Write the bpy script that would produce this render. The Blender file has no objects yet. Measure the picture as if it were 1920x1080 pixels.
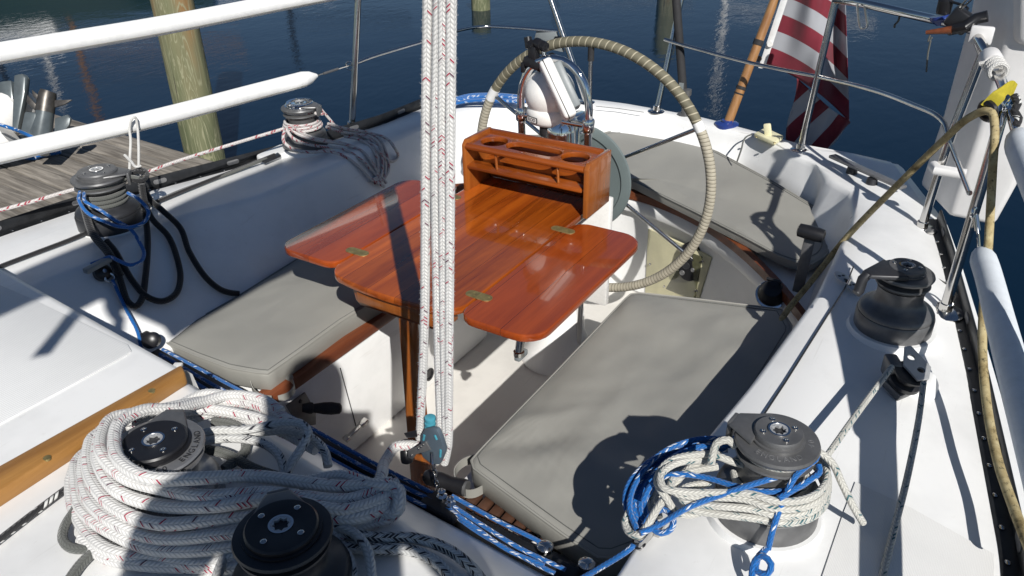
import bpy, bmesh, math, random
import numpy as np
from mathutils import Vector, Matrix
random.seed(7)
scn = bpy.context.scene
COL = scn.collection
RAD = math.radians
# ------------------------------------------------------------------ camera frame (solved from the photo's vanishing points)
FPX = 1520.0
CAM = np.array([0.0, 0.0, 1.8])
_dn = np.array([50.0, 2660.0, FPX]); _dn /= np.linalg.norm(_dn)
_x = np.array([1090.0, -890.0, FPX]); _x -= _dn * _x.dot(_dn); _x /= np.linalg.norm(_x)
ROT = np.stack([_x, np.cross(-_dn, _x), -_dn])          # world = ROT @ camera(right, down, forward)
def ray(px, py): return ROT @ np.array([px - 960.0, py - 540.0, FPX])
def P(px, py, z):
    d = ray(px, py); return Vector(CAM + d * ((z - CAM[2]) / d[2]))
def PX(px, py, x):
    d = ray(px, py); return Vector(CAM + d * ((x - CAM[0]) / d[0]))
def PY(px, py, y):
    d = ray(px, py); return Vector(CAM + d * ((y - CAM[1]) / d[1]))
def PD(px, py, dist):
    d = ray(px, py); return Vector(CAM + d / np.linalg.norm(d) * dist)
SUN = Vector((0.54, 0.574, -0.616)).normalized()          # direction the light travels
YC = 1.3                                                   # centreline of the boat
# ------------------------------------------------------------------ mesh builder
class MB:
    def __init__(s): s.v = []; s.f = []; s.uv = []; s.mi = []; s.m = 0
    def add(s, verts, faces, uvs=None):
        o = len(s.v); s.v += [tuple(v) for v in verts]
        for k, f in enumerate(faces):
            s.f.append([i + o for i in f]); s.mi.append(s.m)
            s.uv.append(uvs[k] if uvs else None)
        return s
    def box(s, c, size, rot=None):
        c = Vector(c); hx, hy, hz = [q / 2 for q in size]
        vs = [Vector((x, y, z)) for z in (-hz, hz) for y in (-hy, hy) for x in (-hx, hx)]
        if rot is not None: vs = [rot @ v for v in vs]
        return s.add([v + c for v in vs], [(0, 2, 3, 1), (4, 5, 7, 6), (0, 1, 5, 4), (2, 6, 7, 3), (0, 4, 6, 2), (1, 3, 7, 5)])
    def hexa(s, bot, top):
        return s.prism_pts(bot, top)
    def prism_pts(s, bot, top):
        n = len(bot); fs = [tuple(range(n - 1, -1, -1)), tuple(range(n, 2 * n))]
        fs += [(i, (i + 1) % n, (i + 1) % n + n, i + n) for i in range(n)]
        return s.add(list(bot) + list(top), fs)
    def prism(s, poly, z0, z1, M=None):
        M = M or Matrix.Identity(4)
        return s.prism_pts([M @ Vector((x, y, z0)) for x, y in poly], [M @ Vector((x, y, z1)) for x, y in poly])
    def tube(s, pts, r, n=10, closed=False, cap=True, flat=1.0):
        pts = [Vector(p) for p in pts]
        N = len(pts); rs = r if hasattr(r, '__len__') else [r] * N
        tan = []
        for i in range(N):
            a = pts[i - 1] if (i > 0 or closed) else pts[i]; b = pts[(i + 1) % N] if (i < N - 1 or closed) else pts[i]
            t = (b - a); tan.append(t.normalized() if t.length > 1e-9 else Vector((0, 0, 1)))
        up = Vector((0, 0, 1)) if abs(tan[0].z) < 0.9 else Vector((1, 0, 0))
        nrm = (up - tan[0] * up.dot(tan[0])).normalized()
        rings = []; us = [0.0]
        for i in range(N):
            if i: us.append(us[-1] + (pts[i] - pts[i - 1]).length)
            nrm = (nrm - tan[i] * nrm.dot(tan[i]))
            nrm = nrm.normalized() if nrm.length > 1e-6 else tan[i].orthogonal().normalized()
            b = tan[i].cross(nrm)
            rings.append([pts[i] + (nrm * math.cos(2 * math.pi * k / n) * flat + b * math.sin(2 * math.pi * k / n)) * rs[i] for k in range(n)])
        vs = [v for ring in rings for v in ring]; fs = []; uvs = []
        M = N if closed else N - 1
        us.append(us[-1] + (pts[0] - pts[-1]).length)
        for i in range(M):
            j = (i + 1) % N
            for k in range(n):
                k2 = (k + 1) % n
                fs.append((i * n + k, i * n + k2, j * n + k2, j * n + k))
                uvs.append([(us[i], k / n), (us[i], (k + 1) / n), (us[i + 1], (k + 1) / n), (us[i + 1], k / n)])
        if cap and not closed:
            fs.append(tuple(range(n - 1, -1, -1))); uvs.append([(us[0], 0)] * n)
            fs.append(tuple((N - 1) * n + k for k in range(n))); uvs.append([(us[N - 1], 0)] * n)
        return s.add(vs, fs, uvs)
    def lathe(s, prof, M=None, n=32, cap=True):
        M = M or Matrix.Identity(4); vs = []; fs = []
        for r, z in prof:
            vs += [M @ Vector((r * math.cos(2 * math.pi * k / n), r * math.sin(2 * math.pi * k / n), z)) for k in range(n)]
        for i in range(len(prof) - 1):
            for k in range(n):
                k2 = (k + 1) % n
                fs.append((i * n + k, i * n + k2, (i + 1) * n + k2, (i + 1) * n + k))
        if cap:
            fs.append(tuple(range(n - 1, -1, -1))); fs.append(tuple((len(prof) - 1) * n + k for k in range(n)))
        return s.add(vs, fs)
    def grid(s, rows, close=False):
        n = len(rows[0]); vs = [p for r in rows for p in r]; fs = []
        for i in range(len(rows) - 1):
            for k in range(n if close else n - 1):
                k2 = (k + 1) % n
                fs.append((i * n + k, i * n + k2, (i + 1) * n + k2, (i + 1) * n + k))
        return s.add(vs, fs)
    def build(s, name, mat, parent=None, bevel=0.0, seg=2, ang=40, flat=False, merge=True):
        me = bpy.data.meshes.new(name)
        me.from_pydata(s.v, [], s.f)
        mats = mat if isinstance(mat, (list, tuple)) else [mat]
        for m in mats: me.materials.append(m)
        for i, p in enumerate(me.polygons): p.material_index = s.mi[i]
        if any(u for u in s.uv):
            ul = me.uv_layers.new(name='UVMap')
            for p, u in zip(me.polygons, s.uv):
                if u:
                    for li, q in zip(p.loop_indices, u): ul.data[li].uv = q
        bm = bmesh.new(); bm.from_mesh(me)
        if merge: bmesh.ops.remove_doubles(bm, verts=bm.verts, dist=1e-6)
        bmesh.ops.recalc_face_normals(bm, faces=bm.faces)
        if bevel > 0:
            es = [e for e in bm.edges if len(e.link_faces) == 2 and e.calc_face_angle(0) > RAD(30)]
            bmesh.ops.bevel(bm, geom=es, offset=bevel, segments=seg, profile=0.5, affect='EDGES', clamp_overlap=True)
        bm.to_mesh(me); bm.free()
        if not flat:
            me.shade_smooth(); me.set_sharp_from_angle(angle=RAD(ang))
        o = bpy.data.objects.new(name, me); COL.objects.link(o)
        if parent is not None:
            o.parent = parent
            if parent.parent is None and not parent.get('local_kids'):
                o.matrix_parent_inverse = Matrix.Translation(parent.location).inverted()
        return o
def thing(name, label, cat, loc, group=None, rz=0.0, local=False):
    o = bpy.data.objects.new(name, None); COL.objects.link(o)
    o.empty_display_size = 0.05
    o.location = loc; o.rotation_euler = (0, 0, rz)
    o['label'] = label; o['category'] = cat
    if group: o['group'] = group
    if local: o['local_kids'] = 1
    return o
def tag(o, label, cat, group=None):
    o['label'] = label; o['category'] = cat
    if group: o['group'] = group
    return o
def kind(o, k): o['kind'] = k; return o
def rotm(dirz, up=(0, 0, 1)):
    z = Vector(dirz).normalized(); x = Vector(up).cross(z)
    if x.length < 1e-5: x = Vector((1, 0, 0))
    x.normalize(); y = z.cross(x)
    return Matrix((x, y, z)).transposed()
def frame(c, dirz, up=(0, 0, 1)):
    return Matrix.Translation(Vector(c)) @ rotm(dirz, up).to_4x4()
def spline(pts, step=0.012, closed=False):
    pts = [Vector(p) for p in pts]; n = len(pts); out = []
    rng = range(n if closed else n - 1)
    for i in rng:
        p1, p2 = pts[i], pts[(i + 1) % n]
        p0 = pts[i - 1] if (i > 0 or closed) else p1 * 2 - p2
        p3 = pts[(i + 2) % n] if (i + 2 < n or closed) else p2 * 2 - p1
        # centripetal-ish tangents keep loops round
        d01 = max((p1 - p0).length, 1e-5) ** .5; d12 = max((p2 - p1).length, 1e-5) ** .5; d23 = max((p3 - p2).length, 1e-5) ** .5
        m1 = (p2 - p1) + d12 * ((p1 - p0) / d01 - (p2 - p0) / (d01 + d12))
        m2 = (p2 - p1) + d12 * ((p3 - p2) / d23 - (p3 - p1) / (d12 + d23))
        k = max(2, int(math.ceil((p2 - p1).length / step)))
        for q in range(k):
            t = q / k; t2 = t * t; t3 = t2 * t
            out.append(p1 * (2 * t3 - 3 * t2 + 1) + m1 * (t3 - 2 * t2 + t) + p2 * (-2 * t3 + 3 * t2) + m2 * (t3 - t2))
    if not closed: out.append(pts[-1])
    return out
def resample(pts, n):
    pts = [Vector(p) for p in pts]; L = [0]
    for a, b in zip(pts, pts[1:]): L.append(L[-1] + (b - a).length)
    out = []; j = 0
    for i in range(n):
        t = L[-1] * i / (n - 1)
        while j < len(L) - 2 and L[j + 1] < t: j += 1
        u = (t - L[j]) / max(L[j + 1] - L[j], 1e-9)
        out.append(pts[j].lerp(pts[j + 1], min(max(u, 0), 1)))
    return out
def circle(c, r, axis=(0, 0, 1), n=24, a0=0.0, a1=2 * math.pi, up=(1, 0, 0), closed=True):
    R = rotm(axis, up); c = Vector(c); m = n if closed else n + 1
    return [c + R @ Vector((r * math.cos(a0 + (a1 - a0) * k / n), r * math.sin(a0 + (a1 - a0) * k / n), 0)) for k in range(m)]
# ------------------------------------------------------------------ materials
def nmat(name):
    m = bpy.data.materials.new(name); m.use_nodes = True
    nt = m.node_tree; b = nt.nodes['Principled BSDF']
    return m, nt, b
def nd(nt, t, **kw):
    n = nt.nodes.new(t)
    for k, v in kw.items():
        if k in n.inputs.keys(): n.inputs[k].default_value = v
        else: setattr(n, k, v)
    return n
def lk(nt, a, b): nt.links.new(a, b)
def coords(nt, kind='Object', scale=(1, 1, 1), rot=(0, 0, 0)):
    tc = nd(nt, 'ShaderNodeTexCoord'); mp = nd(nt, 'ShaderNodeMapping')
    mp.inputs['Scale'].default_value = scale; mp.inputs['Rotation'].default_value = rot
    lk(nt, tc.outputs[kind], mp.inputs['Vector']); return mp.outputs['Vector']
def ramp(nt, fac, stops):
    r = nd(nt, 'ShaderNodeValToRGB'); e = r.color_ramp.elements
    while len(e) < len(stops): e.new(0.5)
    for q, (p, c) in zip(e, stops): q.position = p; q.color = (*c, 1) if len(c) == 3 else c
    lk(nt, fac, r.inputs['Fac']); return r.outputs['Color']
def math_(nt, op, a, b=None, c=None):
    n = nd(nt, 'ShaderNodeMath', operation=op)
    for i, q in enumerate((a, b, c)):
        if q is None: continue
        if isinstance(q, (int, float)): n.inputs[i].default_value = q
        else: lk(nt, q, n.inputs[i])
    return n.outputs[0]
def mixc(nt, fac, a, b, blend='MIX'):
    n = nd(nt, 'ShaderNodeMix', data_type='RGBA', blend_type=blend)
    for i, q in ((0, fac), (6, a), (7, b)):
        if isinstance(q, (int, float)): n.inputs[i].default_value = q
        elif isinstance(q, tuple): n.inputs[i].default_value = (*q, 1) if len(q) == 3 else q
        else: lk(nt, q, n.inputs[i])
    return n.outputs[2]
def bump(nt, h, strength, dist, b):
    n = nd(nt, 'ShaderNodeBump'); n.inputs['Strength'].default_value = strength; n.inputs['Distance'].default_value = dist
    lk(nt, h, n.inputs['Height']); lk(nt, n.outputs['Normal'], b.inputs['Normal']); return n
def noise(nt, vec, scale, detail=3, rough=0.5, dist=0.0):
    n = nd(nt, 'ShaderNodeTexNoise'); n.inputs['Scale'].default_value = scale; n.inputs['Detail'].default_value = detail
    n.inputs['Roughness'].default_value = rough; n.inputs['Distortion'].default_value = dist
    lk(nt, vec, n.inputs['Vector']); return n.outputs['Fac']
def plain(name, col, rough=0.5, metal=0.0, coat=0.0, var=0.12, scale=12.0, bscale=0, bstr=0.1, bdist=0.001, roughvar=0.15):
    m, nt, b = nmat(name); v = coords(nt)
    f = noise(nt, v, scale, 4, 0.6)
    c = ramp(nt, f, [(0.3, tuple(q * (1 - var) for q in col)), (0.7, tuple(min(1, q * (1 + var * .6)) for q in col))])
    lk(nt, c, b.inputs['Base Color'])
    g = noise(nt, v, scale * 6, 3)
    lk(nt, math_(nt, 'MULTIPLY_ADD', g, roughvar, rough - roughvar / 2), b.inputs['Roughness'])
    b.inputs['Metallic'].default_value = metal; b.inputs['Coat Weight'].default_value = coat; b.inputs['Coat Roughness'].default_value = 0.05
    if bscale: bump(nt, noise(nt, v, bscale, 3), bstr, bdist, b)
    return m
def gelcoat(name, col=(0.80, 0.80, 0.79), rough=0.30, stain=0.20):
    m, nt, b = nmat(name); v = coords(nt)
    f = noise(nt, v, 2.2, 5, 0.65); g = noise(nt, v, 60, 3, 0.6)
    c = ramp(nt, f, [(0.25, tuple(q * (1 - stain) for q in col)), (0.55, col)])
    sp = ramp(nt, g, [(0.66, (0, 0, 0)), (0.76, (1, 1, 1))])
    c2 = mixc(nt, math_(nt, 'MULTIPLY', sp, 0.13), c, (0.35, 0.31, 0.25))
    sc1 = noise(nt, coords(nt, scale=(3, 90, 30), rot=(0, 0, .4)), 1.0, 3, 0.6); c2 = mixc(nt, math_(nt, 'MULTIPLY', ramp(nt, sc1, [(0.66, (0, 0, 0)), (0.72, (1, 1, 1))]), 0.16), c2, (0.42, 0.40, 0.36))
    lk(nt, c2, b.inputs['Base Color'])
    lk(nt, math_(nt, 'MULTIPLY_ADD', f, 0.25, rough - 0.1), b.inputs['Roughness'])
    bump(nt, noise(nt, v, 9, 2), 0.06, 0.004, b)
    return m
def nonskid(name, col=(0.77, 0.775, 0.77), step=0.0062):
    m, nt, b = nmat(name); v = coords(nt)
    sx = nd(nt, 'ShaderNodeSeparateXYZ'); lk(nt, v, sx.inputs[0])
    s1 = math_(nt, 'SINE', math_(nt, 'MULTIPLY', math_(nt, 'ADD', sx.outputs['X'], sx.outputs['Y']), 2 * math.pi / step * 0.7))
    s2 = math_(nt, 'SINE', math_(nt, 'MULTIPLY', math_(nt, 'SUBTRACT', sx.outputs['X'], sx.outputs['Y']), 2 * math.pi / step * 0.7))
    h = math_(nt, 'MULTIPLY', s1, s2)
    f = noise(nt, v, 3, 5, 0.6)
    c = ramp(nt, f, [(0.3, tuple(q * 0.9 for q in col)), (0.6, col)])
    c = mixc(nt, math_(nt, 'MULTIPLY_ADD', h, -0.16, 0.16), c, (0.3, 0.3, 0.3))
    lk(nt, c, b.inputs['Base Color']); b.inputs['Roughness'].default_value = 0.55
    bump(nt, h, 0.35, 0.0006, b)
    return m
def wood(name, dark, light, grain_axis='X', rough=0.3, coat=0.0, plank=0.0, fine=1.0, contrast=1.0, bstr=0.12, rotz=None):
    m, nt, b = nmat(name)
    sc = {'X': (1.6, 22, 22), 'Y': (22, 1.6, 22), 'Z': (22, 22, 1.6)}[grain_axis]
    v = coords(nt, scale=tuple(q * fine for q in sc))
    if rotz is not None:
        mp = nd(nt, 'ShaderNodeMapping'); mp.inputs['Scale'].default_value = tuple(q * fine for q in sc)
        lk(nt, coords(nt, rot=(0, 0, rotz)), mp.inputs['Vector']); v = mp.outputs['Vector']
    f = noise(nt, v, 1.0, 6, 0.62, 0.6)
    fine_ = noise(nt, v, 7.0, 3, 0.7)
    mid = tuple((a + c) / 2 for a, c in zip(dark, light))
    c = ramp(nt, f, [(0.5 - .22 / contrast, dark), (0.5, mid), (0.5 + .2 / contrast, light)])
    c = mixc(nt, math_(nt, 'MULTIPLY', fine_, 0.42), c, tuple(q * 0.35 for q in dark), 'MIX')
    if plank:
        sx = nd(nt, 'ShaderNodeSeparateXYZ'); lk(nt, coords(nt), sx.inputs[0])
        ax = 'Y' if grain_axis == 'X' else 'X'
        t = math_(nt, 'DIVIDE', sx.outputs[ax], plank)
        wn = nd(nt, 'ShaderNodeTexWhiteNoise', noise_dimensions='1D'); lk(nt, math_(nt, 'FLOOR', t), wn.inputs['W'])
        k = math_(nt, 'MULTIPLY_ADD', wn.outputs['Value'], 0.45, 0.75)
        hsv = nd(nt, 'ShaderNodeHueSaturation'); lk(nt, c, hsv.inputs['Color']); lk(nt, k, hsv.inputs['Value'])
        c = hsv.outputs['Color']
        fr = math_(nt, 'ABSOLUTE', math_(nt, 'SUBTRACT', math_(nt, 'FRACT', t), 0.5))
        seam = math_(nt, 'GREATER_THAN', fr, 0.492)
        c = mixc(nt, math_(nt, 'MULTIPLY', seam, 0.7), c, tuple(q * .3 for q in dark))
    lk(nt, c, b.inputs['Base Color'])
    b.inputs['Roughness'].default_value = rough; b.inputs['Coat Weight'].default_value = coat; b.inputs['Coat Roughness'].default_value = 0.03
    bump(nt, f, bstr, 0.001, b)
    return m
def ropemat(name, col, fleck=None, dens=0.1, pitch=0.010, ncol=6, fleck2=None, rough=0.75, dirt=0.15, gap=0.35, fw=0.34):
    """braided cover: chevron strands in the tube's own length/girth coordinates, coloured tracer strands"""
    m, nt, b = nmat(name); tc = nd(nt, 'ShaderNodeTexCoord'); sx = nd(nt, 'ShaderNodeSeparateXYZ'); lk(nt, tc.outputs['UV'], sx.inputs[0])
    col_ = math_(nt, 'MULTIPLY', sx.outputs['Y'], ncol)
    pp = math_(nt, 'PINGPONG', col_, 1.0)
    t = math_(nt, 'ADD', math_(nt, 'DIVIDE', sx.outputs['X'], pitch), pp)
    fr = math_(nt, 'ABSOLUTE', math_(nt, 'SUBTRACT', math_(nt, 'FRACT', t), 0.5))       # 0 mid strand .. .5 gap
    fc = math_(nt, 'ABSOLUTE', math_(nt, 'SUBTRACT', math_(nt, 'FRACT', col_), 0.5))
    h = math_(nt, 'SUBTRACT', 1.0, math_(nt, 'POWER', math_(nt, 'MULTIPLY', fr, 2.0), 2.0))
    h = math_(nt, 'MULTIPLY', h, math_(nt, 'SUBTRACT', 1.0, math_(nt, 'POWER', math_(nt, 'MULTIPLY', fc, 2.0), 4.0)))
    v = coords(nt)
    nz = noise(nt, v, 14, 4, 0.6)
    c = ramp(nt, nz, [(0.3, tuple(q * (1 - dirt) for q in col)), (0.65, col)])
    if fleck:
        cb = nd(nt, 'ShaderNodeCombineXYZ'); oi = nd(nt, 'ShaderNodeObjectInfo')
        lk(nt, math_(nt, 'FLOOR', math_(nt, 'ADD', t, math_(nt, 'MULTIPLY', oi.outputs['Random'], 5000.0))), cb.inputs[0]); lk(nt, math_(nt, 'MULTIPLY_ADD', math_(nt, 'FLOOR', col_), 7.37, math_(nt, 'MULTIPLY', oi.outputs['Random'], 31.0)), cb.inputs[1])
        wn = nd(nt, 'ShaderNodeTexWhiteNoise', noise_dimensions='3D'); lk(nt, cb.outputs[0], wn.inputs['Vector'])
        c = mixc(nt, math_(nt, 'MULTIPLY', math_(nt, 'LESS_THAN', wn.outputs['Value'], dens), math_(nt, 'LESS_THAN', fr, fw)), c, fleck)
        if fleck2: c = mixc(nt, math_(nt, 'MULTIPLY', math_(nt, 'GREATER_THAN', wn.outputs['Value'], 1 - dens * .35), math_(nt, 'LESS_THAN', fr, fw)), c, fleck2)
    c = mixc(nt, math_(nt, 'MULTIPLY', math_(nt, 'SUBTRACT', 1.0, h), gap), c, tuple(q * 0.25 for q in col))
    lk(nt, c, b.inputs['Base Color']); b.inputs['Roughness'].default_value = rough
    b.inputs['Sheen Weight'].default_value = 0.25; b.inputs['Specular IOR Level'].default_value = 0.25
    bump(nt, h, 0.7, 0.0018, b)
    return m
MAT = {}
MAT['gel'] = gelcoat('white_gelcoat')
MAT['gel_cream'] = gelcoat('cream_gelcoat', (0.74, 0.71, 0.63))
MAT['gel_grey'] = gelcoat('sole_gelcoat', (0.72, 0.70, 0.66), 0.45, 0.25)
MAT['nonskid'] = nonskid('nonskid_gelcoat')
MAT['nonskid_deck'] = nonskid('nonskid_side_deck', (0.79, 0.785, 0.765), 0.0036)
MAT['steel'] = plain('stainless_steel', (0.62, 0.61, 0.59), 0.14, 1.0, var=0.1, roughvar=0.12)
MAT['chrome'] = plain('polished_chrome', (0.78, 0.78, 0.78), 0.05, 1.0, var=0.05, roughvar=0.05)
MAT['bronze'] = plain('tarnished_brass', (0.40, 0.32, 0.14), 0.5, 0.75, var=0.35, scale=60)
MAT['winch'] = plain('grey_anodised_alloy', (0.15, 0.15, 0.152), 0.42, 0.5, var=0.2, scale=30, bscale=200, bstr=0.05)
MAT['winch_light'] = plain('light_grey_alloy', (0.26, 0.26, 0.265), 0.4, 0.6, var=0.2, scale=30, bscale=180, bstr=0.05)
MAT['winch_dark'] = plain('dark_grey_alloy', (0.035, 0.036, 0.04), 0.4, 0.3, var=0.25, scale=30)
MAT['black'] = plain('black_plastic', (0.012, 0.012, 0.014), 0.35, 0, var=0.3, scale=20)
MAT['black_alu'] = plain('black_anodised_rail', (0.016, 0.017, 0.019), 0.38, 0.2, var=0.5, scale=25, bscale=90, bstr=0.08)
MAT['grey_plastic'] = plain('slate_grey_plastic', (0.075, 0.10, 0.125), 0.4, 0, var=0.2)
MAT['teal'] = plain('blue_green_sheave', (0.06, 0.28, 0.36), 0.35, 0, var=0.2)
MAT['vinyl'] = plain('taupe_vinyl', (0.255, 0.245, 0.215), 0.48, 0, var=0.10, scale=5, bscale=26, bstr=0.10, bdist=0.006)
def vinyl():
    m, nt, b = nmat('taupe_vinyl'); v = coords(nt)
    f = noise(nt, v, 4, 5, 0.65); fa = noise(nt, coords(nt, scale=(2.2, 9, 2)), 1.6, 3, 0.5, 1.2); g = noise(nt, v, 420, 2)
    c = ramp(nt, f, [(0.25, (0.25, 0.245, 0.222)), (0.75, (0.285, 0.28, 0.255))])
    sp = ramp(nt, noise(nt, v, 55, 4, 0.7), [(0.62, (0, 0, 0)), (0.75, (1, 1, 1))])
    c = mixc(nt, math_(nt, 'MULTIPLY', sp, 0.05), c, (0.40, 0.39, 0.36))
    lk(nt, c, b.inputs['Base Color']); lk(nt, math_(nt, 'MULTIPLY_ADD', f, 0.3, 0.32), b.inputs['Roughness'])
    fb = noise(nt, coords(nt, scale=(3, 5, 3)), 1.1, 2, 0.4, 0.8)
    h = math_(nt, 'ADD', math_(nt, 'MULTIPLY', fb, 1.0), math_(nt, 'ADD', math_(nt, 'MULTIPLY', fa, 0.10), math_(nt, 'MULTIPLY', g, 0.008)))
    bump(nt, h, 0.18, 0.03, b); return m
MAT['vinyl'] = vinyl()
MAT['alloy'] = plain('bright_cast_alloy', (0.50, 0.51, 0.52), 0.4, 0.5, var=0.12, scale=30)
MAT['dark_slat'] = plain('dark_brown_slats', (0.07, 0.030, 0.016), 0.6, 0, var=0.35, scale=30)  # dark brown slat tone, varied by noise
MAT['white_plastic'] = plain('white_plastic', (0.78, 0.77, 0.74), 0.28, 0, coat=0.3, var=0.07)
MAT['white_case'] = plain('white_roto_plastic', (0.70, 0.69, 0.68), 0.45, 0, var=0.12, scale=6)
MAT['cream_plastic'] = plain('cream_plastic', (0.72, 0.68, 0.45), 0.4, 0, var=0.1)
MAT['grey_cover'] = plain('grey_cover_plastic', (0.20, 0.22, 0.225), 0.45, 0, var=0.1)
MAT['guard'] = plain('smoked_disc', (0.135, 0.165, 0.165), 0.35, 0, var=0.1, scale=6)
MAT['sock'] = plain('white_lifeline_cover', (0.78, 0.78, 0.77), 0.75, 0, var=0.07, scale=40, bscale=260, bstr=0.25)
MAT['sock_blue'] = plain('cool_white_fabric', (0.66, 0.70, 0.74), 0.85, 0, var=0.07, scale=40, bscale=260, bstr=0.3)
MAT['mahogany'] = wood('varnished_mahogany', (0.20, 0.034, 0.005), (0.54, 0.125, 0.012), 'X', 0.17, 1.0, plank=0.098, contrast=1.0, bstr=0.03)
MAT['mahogany_leaf'] = wood('red_varnished_mahogany', (0.21, 0.030, 0.005), (0.44, 0.082, 0.010), 'X', 0.17, 1.0, plank=0.118, contrast=.7, bstr=0.03)
MAT['teak_box'] = wood('varnished_teak', (0.16, 0.032, 0.005), (0.42, 0.10, 0.012), 'Y', 0.25, 0.8, bstr=0.05)
MAT['teak_leg'] = wood('varnished_teak_upright', (0.24, 0.06, 0.010), (0.44, 0.14, 0.025), 'Z', 0.25, 0.7, bstr=0.05)
MAT['teak_trim'] = wood('worn_teak_trim', (0.10, 0.022, 0.008), (0.24, 0.07, 0.022), 'X', 0.5, 0.15, bstr=0.25)
MAT['teak_rail'] = wood('sun_bleached_teak', (0.25, 0.11, 0.025), (0.50, 0.26, 0.075), 'X', 0.5, 0.05, contrast=.9, bstr=0.25)
MAT['pole_wood'] = wood('flagstaff_wood', (0.26, 0.12, 0.045), (0.46, 0.25, 0.10), 'Z', 0.4, 0.3)
MAT['dock_wood0'] = wood('weathered_planks', (0.16, 0.14, 0.12), (0.36, 0.33, 0.29), 'X', 0.85, 0.0, fine=1.3, contrast=1.1, bstr=0.6)
MAT['rope_white'] = ropemat('white_braid_red_flecks', (0.72, 0.71, 0.69), (0.34, 0.015, 0.05), 0.085, 0.0080, 7, rough=0.85, fw=0.20, fleck2=(0.10, 0.03, 0.06))
MAT['rope_sheet'] = ropemat('cream_braid_red_flecks', (0.66, 0.62, 0.60), (0.34, 0.03, 0.05), 0.22, 0.011, 4, fw=0.3)
MAT['rope_green'] = ropemat('ivory_braid_green_flecks', (0.60, 0.59, 0.54), (0.03, 0.11, 0.13), 0.12, 0.009, 6, fw=0.27, dirt=0.25)
MAT['rope_black_fleck'] = ropemat('white_braid_black_flecks', (0.62, 0.62, 0.60), (0.02, 0.02, 0.03), 0.13, 0.010, 6)
MAT['rope_lattice'] = ropemat('white_braid_black_lattice', (0.62, 0.62, 0.60), (0.02, 0.02, 0.025), 0.42, 0.009, 8)
MAT['rope_blue'] = ropemat('blue_braid_white_flecks', (0.005, 0.125, 0.42), (0.62, 0.66, 0.72), 0.12, 0.0095, 6, rough=0.5)
MAT['rope_black'] = ropemat('black_braid', (0.016, 0.016, 0.018), None, 0, 0.009, 6, rough=0.7)
MAT['rope_charcoal'] = ropemat('charcoal_braid', (0.12, 0.125, 0.115), None, 0, 0.007, 8, rough=0.8)
MAT['rope_blackwhite'] = ropemat('black_braid_white_flecks', (0.02, 0.02, 0.022), (0.62, 0.62, 0.6), 0.20, 0.011, 4)
MAT['rope_tie'] = ropemat('white_tie_cord', (0.74, 0.73, 0.70), None, 0, 0.006, 6)
def stained_rope():
    m, nt, b = nmat('stained_yellow_hose_rope'); v = coords(nt)
    a = noise(nt, v, 26, 6, 0.7); c2 = noise(nt, v, 90, 4, 0.7)
    c = ramp(nt, a, [(0.28, (0.10, 0.07, 0.024)), (0.44, (0.32, 0.25, 0.12)), (0.66, (0.46, 0.39, 0.22))])
    c = mixc(nt, ramp(nt, c2, [(0.55, (0, 0, 0)), (0.68, (1, 1, 1))]), c, (0.06, 0.045, 0.02))
    lk(nt, c, b.inputs['Base Color']); b.inputs['Roughness'].default_value = 0.85
    bump(nt, c2, 0.4, 0.002, b); return m
MAT['rope_old'] = stained_rope()
def wrapmat(name, c1, c2, pitch):
    m, nt, b = nmat(name); tc = nd(nt, 'ShaderNodeTexCoord'); sx = nd(nt, 'ShaderNodeSeparateXYZ'); lk(nt, tc.outputs['UV'], sx.inputs[0])
    t = math_(nt, 'FRACT', math_(nt, 'ADD', math_(nt, 'DIVIDE', sx.outputs['X'], pitch), sx.outputs['Y']))
    fr = math_(nt, 'MULTIPLY', math_(nt, 'ABSOLUTE', math_(nt, 'SUBTRACT', t, 0.5)), 2.0)
    f = noise(nt, coords(nt), 30, 4, 0.6)
    c = ramp(nt, f, [(0.3, tuple(q * .72 for q in c1)), (0.7, c1)])
    c = mixc(nt, ramp(nt, fr, [(0.80, (0, 0, 0)), (0.9, (1, 1, 1))]), c, c2)
    lk(nt, c, b.inputs['Base Color']); b.inputs['Roughness'].default_value = 0.75
    bump(nt, math_(nt, 'SUBTRACT', 1.0, math_(nt, 'POWER', fr, 3.0)), 0.6, 0.002, b); return m
MAT['wrap_pale'] = wrapmat('pale_cord_wrap', (0.46, 0.42, 0.33), (0.16, 0.14, 0.10), 0.0135)
MAT['wrap_dark'] = wrapmat('olive_leather_wrap', (0.17, 0.155, 0.105), (0.42, 0.38, 0.28), 0.026)
def pilewood():
    m, nt, b = nmat('treated_pile_wood'); v = coords(nt, scale=(9, 9, 1.1))
    f = noise(nt, v, 1.1, 3, 0.5, 1.4)
    w = math_(nt, 'FRACT', math_(nt, 'MULTIPLY', f, 9.0))
    g = noise(nt, coords(nt, scale=(3, 3, .6)), 1.4, 3)
    base = ramp(nt, g, [(0.34, (0.075, 0.095, 0.045)), (0.50, (0.135, 0.145, 0.075)), (0.60, (0.17, 0.16, 0.085)), (0.70, (0.24, 0.14, 0.055))])
    c = mixc(nt, ramp(nt, w, [(0.0, (0, 0, 0)), (0.72, (0.15, 0.15, 0.15)), (0.86, (1, 1, 1)), (1.0, (0.2, 0.2, 0.2))]), base, (0.27, 0.265, 0.165))
    ck = noise(nt, coords(nt, scale=(26, 26, 1.6)), 1.0, 4, 0.6); c = mixc(nt, ramp(nt, ck, [(0.64, (0, 0, 0)), (0.70, (1, 1, 1))]), c, (0.035, 0.032, 0.02))
    lk(nt, c, b.inputs['Base Color']); b.inputs['Roughness'].default_value = 0.85
    bump(nt, w, 0.35, 0.004, b); return m
MAT['pile'] = pilewood()
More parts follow.
